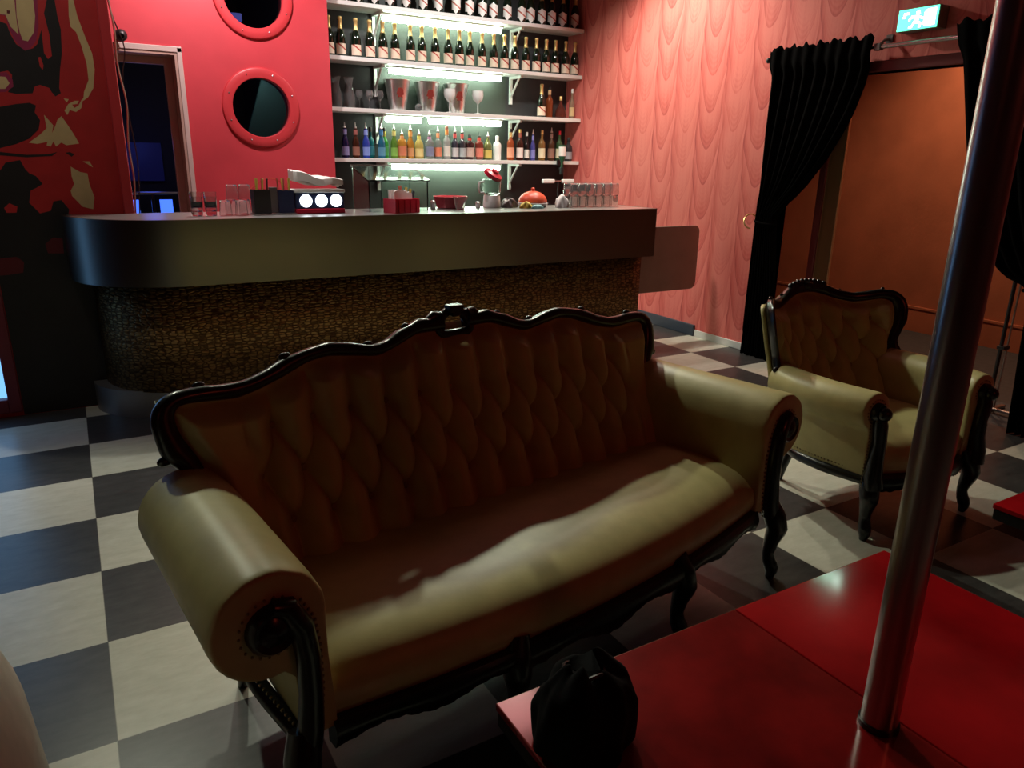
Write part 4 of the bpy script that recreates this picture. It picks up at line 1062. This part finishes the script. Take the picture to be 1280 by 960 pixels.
    def rf(u, v):
        s = (u * 2 - 1); z = c['rear_z'] ; ss = s * half(.9)
        for _ in range(3):
            zz = c['rear_z'] + (topz(ss) + .01 - c['rear_z']) * v; ss = s * (half(zz) + .02)
        return (ss, pl(ss, zz) + .045, zz)
    mb.grid(rf, 40, 16)
    rp = mb.build('rear_panel', M['leather'], root)
    md = rp.modifiers.new('t', 'SOLIDIFY'); md.thickness = .02; md.offset = 0
    # --- seat
    df = c['df']; ds = c['dback']; W = c['sw']; zs = c['zs']
    prof = [(ds, c['zl']), (ds, zs - .03), (ds - .06, zs - .004), (ds - .18, zs + .010), (ds * .5, zs + .014), (.16, zs + .010), (.09, zs - .004), (.045, zs - .026), (.015, zs - .056), (.0, zs - .092), (.004, zs - .125), (.018, c['zl'])]
    Pp = smooth_pts(resample(prof, 40), 2)

    def sf(u, v):
        s = (u * 2 - 1) * W
        i = v * 39; k = min(38, int(i)); t = i - k
        d = Pp[k][0] * (1 - t) + Pp[k + 1][0] * t; z = Pp[k][1] * (1 - t) + Pp[k + 1][1] * t
        f_ = sstep(1 - max(0, d) / ds)
        e = sstep((W - abs(s)) / .10)
        return (s, d + df(s) * f_, z - (1 - e) * .012 * (z > zs - .06))
    mb = MB(); nu = 60
    mb.grid(sf, nu, 39)
    mb.f.append([j * (nu + 1) for j in range(40)]); mb.m.append(0); mb.f.append([j * (nu + 1) + nu for j in range(40)][::-1]); mb.m.append(0)
    mb.build('seat', M['leather'], root, angle=60)
    # --- arms
    for sg in (-1, 1):
        A = c['arm']
        prof = [(x * sg, z) for x, z in A['prof']]
        cen = (A['c'][0] * sg, A['c'][1])
        mb = MB(); vs = []; fs = []; K = len(prof); rings = []
        dd = [(-.012, .90), (-.010, .955), (-.002, .985), (.012, 1.0), (.04, 1.004), (.08, 1.0)] + [(.08 + (A['d1'] - .08) * i / 8, 1.0) for i in range(1, 9)]
        for (d, sc) in dd:
            for i, (x, z) in enumerate(prof):
                g = 1.0
                if A['pleat'] and abs(d - .012) < .04 and z > A['c'][1] - .03: g = 1 - .035 * max(0, math.sin(i * 2.3)) * (1 - abs(d - .012) / .04)
                cx_, cz_ = (cen if z > A['c'][1] - .14 else ((x * .5 + cen[0] * .5 - .03 * sg), z))
                bow = A['bow'] * math.sin(PI * max(0, min(1, d / A['d1']))) * sg
                fl = -A['flare'] * (d / A['d1']) * sg
                vs.append((cx_ + (x - cx_) * sc * g + bow + fl, d, cz_ + (z - cz_) * sc * g))
        nr = len(dd)
        for i in range(nr - 1):
            for k in range(K): fs.append([i * K + k, i * K + (k + 1) % K, (i + 1) * K + (k + 1) % K, (i + 1) * K + k])
        fs.append(list(range(K))); fs.append([(nr - 1) * K + k for k in range(K)][::-1])
        mb.add(vs, fs); armo = mb.build('arm', M['leather'], root, angle=55)
        # wooden scroll and front post
        mb = MB()
        cx_, cz_ = A['c'][0] * sg, A['c'][1]; r = A['vol']
        mb.lathe([(r, .0), (r, .020), (r * .82, .032), (r * .6, .026), (r * .42, .034), (0, .040)], 22, M=Matrix.Translation((cx_, -.008, cz_)) @ Matrix.Rotation(PI / 2, 4, 'X'))
        if A['ball']: mb.sphere((cx_, -.05, cz_), A['ball'], 14)
        mb.tube([(x * sg, d, z) for x, d, z in A['post']], A['postr'], 10)
        mb.build('arm_post', M['wood'], root, angle=60)
        mb = MB()
        for (x, z) in resample([(a[0] - A['studo'], a[2]) for a in A['post']], A['nst']): mb.sphere((x * sg, -.0135, z), .0042, 6)
        for (x, z) in [(cx_ + (r + .012) * math.cos(t) * 1, cz_ + (r + .012) * math.sin(t)) for t in [2 * PI * i / 22 for i in range(22)]]: mb.sphere((x, -.0135, z), .0036, 6)
        mb.build('nailhead_trim', M['stud'], armo)['kind'] = 'stuff'
        # side rail
        SRp = [(x * sg, d, z) for x, d, z in A['rail']]
        P = smooth_pts(resample(SRp, 16), 1)
        MB().tube([tuple(v) for v in P], A['railr'], 8).build('side_rail', M['wood'], root, angle=60)
        mb = MB()
        for v in resample([(x[0] + .012 * sg, x[1], x[2] + A['railr'] + .012) for x in SRp], 34)[1:-1]: mb.sphere(tuple(v), .0045, 6)
        mb.build('nailhead_trim', M['stud'], armo)['kind'] = 'stuff'
    # --- apron, legs
    mb = MB()
    def ap(u, v, off):
        s = (u * 2 - 1) * (W - .01)
        zb_ = c['zl'] - .048 - .012 * math.cos(2 * PI * s / c['scallop']) - .018 * math.exp(-(s / .16) ** 2) - .006 * abs(math.sin(6 * PI * s / c['scallop']))
        zt_ = c['zl'] + .012
        z = zb_ + (zt_ - zb_) * v
        return (s, df(s) - .012 + off - .012 * math.sin(PI * v) * (off == 0), z)
    nu = 110
    mb.grid(lambda u, v: ap(u, v, 0), nu, 6); mb.grid(lambda u, v: ap(u, v, .035), nu, 6)
    n0 = (nu + 1) * 7
    edge = [i for i in range(nu + 1)] + [(nu + 1) * j + nu for j in range(1, 7)] + [(nu + 1) * 6 + i for i in range(nu - 1, -1, -1)] + [(nu + 1) * j for j in range(5, 0, -1)]
    for i in range(len(edge)): mb.f.append([edge[i], edge[(i + 1) % len(edge)], n0 + edge[(i + 1) % len(edge)], n0 + edge[i]]); mb.m.append(0)
    mb.build('apron', M['wood'], root, angle=50)
    for (s, d, kind) in c['legs']:
        sg = 1 if s > 0 else -1
        if kind == 'front':
            P = [(s - .012 * sg, d + .030, c['zl'] + .03), (s + .004 * sg, d + .008, c['zl'] - .03), (s + .010 * sg, d - .004, c['zl'] - .075), (s + .002 * sg, d + .008, c['zl'] - .13), (s - .004 * sg, d + .012, .11), (s - .002 * sg, d + .006, .075), (s + .004 * sg, d - .004, .05), (s + .004 * sg, d - .006, .025), (s + .002 * sg, d, .0)]
            rr = [.036, .044, .040, .029, .023, .026, .029, .022, .015]
        else:
            P = [(s, d - .05, c['zl'] + .02), (s, d - .03, .18), (s, d, .08), (s, d + .02, .0)]; rr = [.026, .024, .020, .016]
        P2 = resample([(*a, b_) for a, b_ in zip(P, rr)], 22)
        MB().tube([tuple(x[:3]) for x in P2], [x[3] for x in P2], 10, up=(0, 1, 0)).build('leg', M['wood'], root, angle=70)
    # back rail joining the rear legs
    x1 = c['backrail'][0]; MB().tube([(-x1, c['backrail'][1], c['zl'] - .01), (x1, c['backrail'][1], c['zl'] - .01)], .022, 8).build('back_rail', M['wood'], root)
    mb = MB(); mb.box(-W + .02, W - .02, .03, c['backrail'][1], c['zl'] - .004, c['zl'] + .004); mb.build('base_cloth', M['black_cloth'], root, smooth=False)


# sofa
sofa = empty('carved_sofa', (1.233, 1.576, 0), .1634, 'long gold leather sofa with tufted back and black carved frame, in front of bar', 'sofa')
arc = [(1.0 + .13 * math.cos(R(a)), .613 + .13 * math.sin(R(a))) for a in range(188, -104, -12)]
sofa_c = dict(
    plane=lambda s, z: .717 + .30 * (z - .937), slope=.30, fh=.030,
    outer=[(.060, 1.052), (.095, 1.030), (.14, 1.040), (.19, 1.020), (.23, 1.011), (.28, .985), (.33, .977), (.355, .981), (.42, .998), (.488, 1.007), (.56, .996), (.615, .985), (.64, .978), (.70, .953), (.76, .937), (.83, .936), (.88, .943), (.95, .940), (.985, .930), (1.016, .900), (1.026, .86), (1.020, .81), (1.014, .772), (.985, .742), (.962, .71), (.958, .68), (.968, .655), (.980, .633), (.958, .612)],
    inner=[(.050, .988), (.10, .990), (.16, .990), (.24, .962), (.315, .940), (.39, .952), (.49, .967), (.56, .958), (.65, .925), (.72, .905), (.79, .891), (.86, .897), (.925, .902), (.956, .898), (.968, .88), (.960, .825), (.922, .75), (.905, .69), (.905, .65), (.915, .62)],
    nubs=[(.975, .632, .022), (.345, .982, .014), (.625, .985, .016), (.195, 1.020, .014), (.885, .944, .015), (1.010, .765, .016)],
    crest='ring', crest_z=1.004, p=.128, q=.131, z0=.669, rows=(-1, 1), smax=.80, amp=.052, nu=420, nv=120, zbot=.43,
    topz=[(0, .99), (.10, .992), (.16, .992), (.24, .965), (.315, .943), (.39, .955), (.49, .970), (.56, .961), (.65, .928), (.72, .908), (.79, .895), (.86, .900), (.93, .904), (1.0, .90)],
    half=[(.40, .90), (.63, .905), (.70, .915), (.75, .93), (.825, .964), (.88, .972), (1.1, .972)],
    bulge=[(.43, .060), (.60, .050), (.80, .022), (1.0, .008)],
    df=lambda s: -.085 * (1 - (s / .89) ** 2), dback=.56, sw=.885, zs=.448, zl=.29, rear_z=.30,
    arm=dict(prof=[(.862, .29), (.866, .38), (.870, .48), (.872, .56)] + arc[1:] + [(.955, .465), (.952, .40), (.945, .33), (.942, .29)], c=(1.0, .613), d1=.64, pleat=True, bow=0.0, flare=.03,
             vol=.058, ball=0, post=[(1.0, -.022, .665), (.968, -.024, .655), (.940, -.026, .60), (.930, -.027, .52), (.930, -.027, .42), (.936, -.028, .34), (.950, -.028, .27)], postr=[.020, .026, .028, .027, .027, .030, .034], studo=.036, nst=26,
             rail=[(.945, .0, .285), (.958, .2, .285), (.950, .42, .285), (.90, .62, .285)], railr=.024),
    legs=[(-.962, -.045, 'front'), (.962, -.045, 'front'), (-.356, -.075, 'front'), (.356, -.075, 'front'), (-.88, .60, 'back'), (.88, .60, 'back')],
    scallop=.30, backrail=(.88, .585))
carved_suite(sofa, sofa_c)

chair = empty('carved_armchair', (3.133, 1.71, 0), -.075, 'gold leather wing armchair with black carved frame beside the sofa', 'armchair')
arc = [(.352 + .082 * math.cos(R(a)), .585 + .082 * math.sin(R(a))) for a in range(188, -76, -12)]
chair_c = dict(
    plane=lambda s, z: .765 - .205 * (abs(s) / .443) ** 2.2 + .30 * (z - .94), slope=.30, fh=.026,
    outer=[(.0, .985), (.06, .985), (.12, .968), (.19, .940), (.26, .926), (.32, .936), (.38, .952), (.425, .945), (.452, .915), (.460, .865), (.452, .80), (.430, .745), (.412, .70), (.418, .665), (.428, .645), (.410, .622)],
    inner=[(.0, .935), (.06, .932), (.12, .916), (.19, .892), (.26, .880), (.32, .890), (.375, .904), (.402, .900), (.414, .875), (.416, .835), (.406, .78), (.384, .72), (.372, .67), (.368, .625)],
    nubs=[(.425, .642, .018), (.385, .954, .010), (.20, .94, .010)],
    crest='leaf', crest_z=.975, p=.128, q=.115, z0=.69, rows=(-1, 1), smax=.40, amp=.042, nu=200, nv=110, zbot=.42,
    topz=[(0, .938), (.06, .935), (.12, .919), (.19, .895), (.26, .883), (.32, .893), (.375, .907), (.45, .903)],
    half=[(.40, .365), (.63, .37), (.70, .385), (.78, .41), (.85, .42), (1.1, .42)],
    bulge=[(.42, .070), (.60, .055), (.80, .030), (1.0, .01)],
    df=lambda s: -.075 * (1 - (s / .30) ** 2), dback=.56, sw=.295, zs=.44, zl=.275, rear_z=.29,
    arm=dict(prof=[(.275, .275), (.276, .38), (.272, .50), (.270, .56)] + arc[1:] + [(.378, .49), (.382, .42), (.374, .34), (.362, .275)], c=(.352, .585), d1=.50, pleat=True, bow=.035, flare=-.02,
             vol=.040, ball=.030, post=[(.352, -.025, .585), (.346, -.036, .53), (.336, -.036, .46), (.338, -.034, .38), (.348, -.040, .31), (.338, -.045, .25)], postr=[.026, .030, .028, .032, .038, .040], studo=-.034, nst=24,
             rail=[(.350, .0, .276), (.398, .16, .276), (.402, .32, .276), (.315, .53, .276)], railr=.027),
    legs=[(-.333, -.035, 'front'), (.333, -.035, 'front'), (-.195, .575, 'back'), (.195, .575, 'back')],
    scallop=.24, backrail=(.20, .54), nf=70)
carved_suite(chair, chair_c)
# ------------------------------------------------------------------ red tables, pole, bag, pouf
def red_table(x0, x1, y0, y1, z, text, seam=None):
    r = empty('red_table', ((x0 + x1) / 2, (y0 + y1) / 2, 0), 0, text, 'table')
    hx, hy = (x1 - x0) / 2, (y1 - y0) / 2
    if seam is None: spans = [(-hx, hx)]
    else: s = seam - (x0 + x1) / 2; spans = [(-hx, s - .0012), (s + .0012, hx)]
    for i_, (a, b_) in enumerate(spans): MB().box(a, b_, -hy, hy, z - .018, z, bev=.003).build('top_panel', M['red_dark'] if seam and i_ == 0 else M['red_gloss'], r)
    MB().box(-hx + .004, hx - .004, -hy + .004, hy - .004, z - .058, z - .018, bev=.003).build('top_frame', M['table_black'], r)
    MB().box(-hx + .22, hx - .22, -hy + .22, hy - .22, .03, z - .058, bev=.01).build('pedestal', M['table_black'], r)
    MB().box(-hx + .16, hx - .16, -hy + .16, hy - .16, 0, .03, bev=.006).build('foot_plate', M['table_black'], r)
    return r


TZ = .45
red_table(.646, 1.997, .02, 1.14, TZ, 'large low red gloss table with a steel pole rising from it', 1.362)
red_table(2.63, 3.75, .10, 1.155, TZ, 'second red gloss table at the right edge beyond the pole')
r = empty('dance_pole', (1.316, .696, TZ), 0, 'tall brushed steel pole rising from the red table to the ceiling', 'pole')
MB().lathe([(.036, .012), (.036, 3.6 - TZ)], 32).build('pole_tube', M['chrome'], r, angle=40)
MB().lathe([(.040, .0), (.040, .012)], 32).build('base_ring', M['table_black'], r, angle=40)

lumpb = MB()
def bagf(u, v):
    a = 2 * PI * u; t = v
    rad = lerp_tab(t, [(0, .80), (.12, 1.0), (.45, .98), (.70, .80), (.86, .50), (.94, .36), (1, .30)])
    k = 1 + .07 * math.sin(3 * a + 1 + 2 * t) + .05 * math.sin(7 * a - 5 * t) + .035 * math.sin(13 * a + 4 * t) * t
    z = lerp_tab(t, [(0, 0), (.12, .015), (.45, .075), (.70, .115), (.86, .135), (.94, .142), (1, .140)]) + .012 * math.sin(2 * a + .6) * t + .010 * math.sin(5 * a) * t
    return (.100 * rad * k * math.cos(a), .082 * rad * k * math.sin(a) + .01 * t, z)
lumpb.grid(bagf, 64, 24, cu=True); lumpb.f.append(list(range(64))[::-1]); lumpb.m.append(0); lumpb.f.append([24 * 64 + i for i in range(64)]); lumpb.m.append(0)
bag = empty('cloth_bag', (.742, .950, TZ), 0, 'crumpled black cloth bag lying on the corner of the red table', 'bag')
lumpb.v = [(x * 1.08, y * 1.08, z * 1.28) for x, y, z in lumpb.v]
lumpb.build('bag_body', M['black_cloth'], bag, angle=None)
P = [(.045 * math.cos(2 * PI * i / 30) * (1 + .1 * math.sin(4 * PI * i / 30)), .012 + .036 * math.sin(2 * PI * i / 30), .174 + .006 * math.sin(6 * PI * i / 30)) for i in range(30)]
MB().tube(P, .004, 6, closed=True).build('drawstring', M['black'], bag)

pf = empty('upholstered_seat', (-.51, 1.22, 0), 0, 'pale cream upholstered seat back at the lower left corner', 'seat')
m = MB()
def pill(u, v):
    a = 2 * PI * u; rx, ry, e = .325, .40, .80
    ca, sa = math.cos(a), math.sin(a)
    k = lerp_tab(v, [(0, .97), (.05, 1.0), (.75, .99), (.88, .93), (.95, .80), (.985, .60), (1, .35)])
    z = lerp_tab(v, [(0, .06), (.05, .08), (.75, .48), (.88, .555), (.95, .592), (.985, .605), (1, .61)])
    fl = 1 + .16 * (1 - v)
    return (rx * k * fl * abs(ca) ** e * (1 if ca > 0 else -1), ry * k * fl * abs(sa) ** e * (1 if sa > 0 else -1), z)
m.grid(pill, 64, 30, cu=True); m.f.append(list(range(64))[::-1]); m.m.append(0); m.f.append([30 * 64 + i for i in range(64)]); m.m.append(0)
m.v = [(x, y, z * 1.38) for x, y, z in m.v]
m.build('padding', M['cream'], pf, angle=None)
m = MB()
for x in (-.24, .24):
    for y in (-.28, .28): m = MB().lathe([(.018, 0), (.024, .065)], 12, c=(x, y, 0)); m.build('leg', M['wood'], pf)

# ------------------------------------------------------------------ doorway: rod, curtains, sign, folding door, stand
XC = 4.80
rod = empty('curtain_rod', (XC, 3.0, 2.312), 0, 'steel curtain rod above the doorway carrying two black curtains', 'curtain rod')
MB().tube([(0, 1.31, 0), (0, .40, 0)], .011, 10).build('rod_thin', M['rod'], rod)
MB().tube([(0, .40, 0), (0, -1.45, 0)], .015, 12).build('rod_thick', M['rod'], rod)
MB().box(-.02, .02, .375, .425, -.022, .022, bev=.005).tube([(0, .40, .01), (.04, .39, .045), (.079, .38, .05)], .009, 8).box(.072, .0795, .355, .405, .02, .08, bev=.003).build('bracket', M['grey'], rod)
MB().sphere((0, 1.325, 0), .022, 12).build('finial', M['black'], rod)


def curtain(name, text, inner, outer, folds, seed, ztop, rtail):
    root = empty(name, (XC, outer[0][1], 0), 0, text, 'curtain', 'black doorway curtains')
    rnd = random.Random(seed); ph = [rnd.uniform(0, 6.28) for _ in range(6)]
    zs = [t[0] for t in inner]

    def fn(u, v):
        z = ztop * (1 - v)
        yi = float(np.interp(z, [t[0] for t in inner], [t[1] for t in inner])); yo = float(np.interp(z, [t[0] for t in outer], [t[1] for t in outer]))
        wdt = abs(yi - yo)
        y = yo + (yi - yo) * u
        a = .022 + .018 * sstep(1 - wdt / .5)
        x = a * math.sin(2 * PI * folds * u + ph[0] + .8 * math.sin(3 * z + ph[1])) * (1 - .3 * math.sin(PI * u)) - .012 * math.sin(2 * PI * 3 * u + ph[2] + 2 * z) * (wdt > .3)
        zz = z
        if v < .03: zz = z + .012 * math.sin(2 * PI * 7 * u + ph[3]) + .009 * math.sin(2 * PI * 15 * u + ph[4])
        if z < .01: zz = .003
        k = sstep((z - 2.18) / .10)
        x = x * (1 - .55 * k) - .030 * k
        return (min(x, .05), y - outer[0][1], zz)
    mb = MB(); mb.grid(fn, 150, 90)
    o = mb.build('drape', M['velvet'], root, angle=None)
    md = o.modifiers.new('t', 'SOLIDIFY'); md.thickness = .006; md.offset = 0
    mb = MB()
    z = rtail; yi = float(np.interp(z, [t[0] for t in inner], [t[1] for t in inner])); yo = float(np.interp(z, [t[0] for t in outer], [t[1] for t in outer]))
    cy_, ry = (yi + yo) / 2 - outer[0][1], abs(yi - yo) / 2 + .012
    mb.tube([(.058 * math.cos(2 * PI * i / 30), cy_ + ry * math.sin(2 * PI * i / 30), z + .01 * math.sin(2 * PI * i / 30)) for i in range(30)], .010, 8, closed=True)
    mb.build('tie_band', M['velvet'], root)
    return root


inner = [(0, 3.965), (.6, 4.026), (1.085, 4.093), (1.16, 4.09), (1.276, 3.982), (1.401, 3.853), (1.587, 3.707), (1.763, 3.603), (1.91, 3.532), (2.087, 3.47), (2.30, 3.435), (2.40, 3.42)]
outer = [(0, 4.285), (.5, 4.282), (1.1, 4.262), (1.4, 4.272), (1.8, 4.284), (2.40, 4.292)]
curtain('door_curtain', 'long black curtain tied back at the left side of the doorway', inner, outer, 9, 3, 2.385, 1.10)
inner = [(0, 2.129), (.355, 2.15), (.70, 2.167), (.895, 2.20), (.915, 2.262), (.935, 2.327), (.985, 2.393), (1.133, 2.494), (1.365, 2.602), (1.6, 2.687), (1.973, 2.78), (2.157, 2.825), (2.40, 2.885)]
outer = [(0, 1.72), (.9, 1.75), (2.40, 1.76)]
curtain('door_curtain', 'black curtain swept back at the right side of the doorway behind the pole', inner, outer, 10, 8, 2.395, .86)
hb = empty('curtain_holdback', (4.879, 4.30, 1.10), 0, 'pale curved holdback hook on the wallpaper beside the left curtain', 'hook')
MB().tube([(-.002, .02, .03)] + [(-.075 + .07 * math.cos(R(a)), .035 + .050 * math.sin(R(a)) * .6, .0 + .055 * math.sin(R(a + 20))) for a in range(20, 250, 15)], .006, 8).build('hook_arm', M['foil'], hb)
MB().lathe([(.018, 0), (.018, .006), (.010, .010)], 14, M=Matrix.Translation((0, .02, .03)) @ Matrix.Rotation(-PI / 2, 4, 'Y')).build('rosette', M['foil'], hb)

ex = empty('exit_sign', (4.879, 3.142, 2.448), 0, 'lit green and white exit sign on the wallpaper above the doorway', 'exit sign')
MB().box(-.095, .0, -.137, .137, -.066, .066, bev=.004).build('housing', M['exit_body'], ex)
MB().box(-.101, -.0955, -.132, .132, -.062, .062, bev=.002).build('green_panel', M['exit_green'], ex)
wp = MB()
fa = lambda p: (-.1035, -p[0], p[1]); fb = lambda p: (-.1012, -p[0], p[1])
D = lambda pts: wp.prism(pts, fa, fb)
# door, running figure and arrow in white
D([(.066, -.048), (.118, -.048), (.118, .048), (.066, .048)])
D([(-.012, .040), (.010, .046), (.016, .026), (-.004, .020)])
D([(-.036, .022), (.006, .018), (.040, .004), (.038, -.006), (.010, .002), (.006, -.014), (.030, -.026), (.026, -.052), (.014, -.052), (.014, -.032), (-.012, -.024), (-.030, -.050), (-.052, -.050), (-.050, -.040), (-.034, -.038), (-.018, -.006), (-.022, .006), (-.040, .004), (-.052, -.010), (-.060, -.004)])
D([(-.100, .010), (-.080, .010), (-.080, .030), (-.060, .030), (-.060, .042), (-.092, .042)])
D([(.044, .030), (.060, .046), (.060, -.046), (.044, -.040)])
wp.build('pictogram', M['exit_white'], ex, smooth=False)

fd = empty('folding_door', (5.03, 3.79, 0), 0, 'stack of bronze folding door strips standing inside the doorway', 'door')
m = MB(); pts = []
for k in range(9): pts.append((.022 if k % 2 else -.022, .035 - .0165 * k))
vs = []; fs = []
for (x, y) in pts: vs += [(x, y, .01), (x, y, 2.15)]
for k in range(8): fs.append([2 * k, 2 * k + 2, 2 * k + 3, 2 * k + 1])
m.add(vs, fs); o = m.build('pleated_leaf', M['brass_strip'], fd, smooth=False); md = o.modifiers.new('t', 'SOLIDIFY'); md.thickness = .006
MB().box(-.03, .03, .040, .100, 0, 2.16, bev=.006).build('edge_post', M['maroon'], fd)
MB().box(-.03, .03, -.12, .10, 2.152, 2.164).build('head_rail', M['brass_strip'], fd, smooth=False)

stn = empty('garment_stand', (5.10, 2.40, 0), 0, 'slim dark stand with chrome foot bars behind the right curtain', 'stand')
MB().lathe([(.012, .02), (.012, 1.60)], 12).build('pole', M['black'], stn)
MB().lathe([(.006, .03), (.006, 1.58)], 10, c=(.035, -.02, 0)).build('side_rod', M['chrome'], stn)
MB().box(-.02, .05, -.03, .018, .43, .455, bev=.004).build('collar', M['black'], stn)
m = MB(); m.box(-.20, .20, -.016, .016, .0, .022, bev=.006); m.build('foot_bar', M['chrome'], stn)
m = MB(); m.box(-.016, .016, -.26, .20, .022, .040, bev=.006); m.build('foot_bar', M['chrome'], stn)
MB().tube([(0, -.30, 1.60), (0, .25, 1.60)], .011, 10).build('hanging_rail', M['chrome'], stn)

# ------------------------------------------------------------------ lights
def light(kind, name, loc, energy, col, target=None, size=.1, spot=70, blend=.4, sy=None):
    l = bpy.data.lights.new(name, kind); l.energy = energy; l.color = col
    if kind == 'AREA':
        l.size = size
        if sy: l.shape = 'RECTANGLE'; l.size_y = sy
    else: l.shadow_soft_size = size
    if kind == 'SPOT': l.spot_size = R(spot); l.spot_blend = blend
    o = bpy.data.objects.new(name, l); o.location = loc; COL.objects.link(o)
    if target is not None:
        o.rotation_euler = (Vector(target) - Vector(loc)).to_track_quat('-Z', 'Y').to_euler()
    return o


# downlights in the ceiling above the bar counter
for k, (x, y, e, tx, ty, an, bl) in enumerate([(-.15, 5.0, 130, -.4, 2.6, 58, .6), (1.4, 5.05, 150, 1.7, 2.5, 58, .6), (3.0, 5.0, 200, 2.5, 2.2, 58, .6), (4.0, 5.5, 200, 4.85, 4.9, 140, .8)]):
    light('SPOT', 'bar_downlight', (x, y, 3.45), e, (.95, 1, .78) if k < 3 else (1, .90, .74), (tx, ty, 0), .05, an, bl)
light('SPOT', 'counter_fill', (1.0, 5.35, 3.45), 85, (1, .98, .92), (1.0, 5.0, 1.2), .05, 80, .5)  # this and the next: added fills that brighten the counter items
light('SPOT', 'counter_fill', (3.0, 5.35, 3.45), 95, (1, .98, .92), (3.0, 5.0, 1.2), .05, 80, .5)
for x in (1.05, 2.3, 3.45):
    light('SPOT', 'counter_front_fill', (x, 4.30, 3.5), 75, (1, .98, .92), (x, 5.0, 1.25), .05, 28, .6)  # added spots that brighten the counter items from the front
light('SPOT', 'seat_fill', (1.2, 3.6, 3.5), 75, (.95, 1, .80), (-.36, 1.5, .45), .05, 13, .8)  # added narrow spot to light the cream seat
light('SPOT', 'mural_fill', (-.5, 3.9, 3.5), 30, (1, .92, .8), (-.1, 5.2, 1.7), .05, 70, .7)  # added spot that brightens the painted wall
light('SPOT', 'bar_downlight', (1.2, 5.8, 3.45), 155, (1, .80, .80), (1.3, 6.6, 1.5), .05, 130, .6)
# soft pink ceiling panel over the seats, red stage lamps behind the camera
light('SPOT', 'bar_downlight', (3.3, 5.6, 3.45), 100, (1, .97, .93), (3.3, 7.1, 1.9), .05, 100, .6)  # extra spot added to whiten the shelf fronts
light('AREA', 'pink_ceiling_panel', (2.5, 4.2, 3.55), 5, (1, .36, .36), (2.5, 4.2, 0), .55)
light('AREA', 'red_stage_lamp', (2.4, -2.2, 3.0), 3.6, (1, .10, .05), (1.6, 2.4, .6), .5)
light('AREA', 'red_stage_lamp', (-2.0, -1.0, 3.0), .5, (1, .15, .10), (1.0, 3.0, .6), .5)
# corridor lamp, blue lamp and added pale fill in the rear room
light('SPOT', 'corridor_lamp', (6.05, 3.3, 3.3), 170, (1, .60, .36), (6.9, 3.3, 1.2), .06, 120, .7)
light('POINT', 'blue_room_lamp', (.75, 8.6, 1.6), 1.2, (.1, .16, 1), None, .1)
light('POINT', 'rear_room_fill', (1.5, 7.1, 2.35), 2.5, (.8, 1, .95), None, .05)

wd = bpy.data.worlds.new('World'); SC.world = wd; wd.use_nodes = True
wd.node_tree.nodes['Background'].inputs[0].default_value = (.02, .012, .012, 1); wd.node_tree.nodes['Background'].inputs[1].default_value = .3

# ------------------------------------------------------------------ camera
cam = bpy.data.cameras.new('camera'); co = bpy.data.objects.new('camera', cam); COL.objects.link(co)
yaw, pitch, roll, FPX, H = .53352958, -.299124, .01784196, 921.2266, 1.57164506
fw = Vector((math.sin(yaw) * math.cos(pitch), math.cos(yaw) * math.cos(pitch), math.sin(pitch)))
rt = Vector((math.cos(yaw), -math.sin(yaw), 0)); up = rt.cross(fw)
r2 = rt * math.cos(roll) + up * math.sin(roll); u2 = r2.cross(fw)
mx = Matrix((r2, u2, -fw)).transposed().to_4x4(); mx.translation = (0, 0, H)
co.matrix_world = mx
cam.sensor_fit = 'HORIZONTAL'; cam.sensor_width = 36; cam.lens = FPX / 1280 * 36
cam.clip_start = .05; cam.clip_end = 60
SC.camera = co
SC.view_settings.view_transform = 'Standard'; SC.view_settings.look = 'None'; SC.view_settings.gamma = 1; SC.view_settings.use_curve_mapping = False
SC.view_settings.exposure = 0.0
SC.cycles.max_bounces = 10; SC.cycles.transmission_bounces = 10; SC.cycles.transparent_max_bounces = 16
SC.cycles.caustics_reflective = False; SC.cycles.caustics_refractive = False
SC.cycles.sample_clamp_indirect = 4
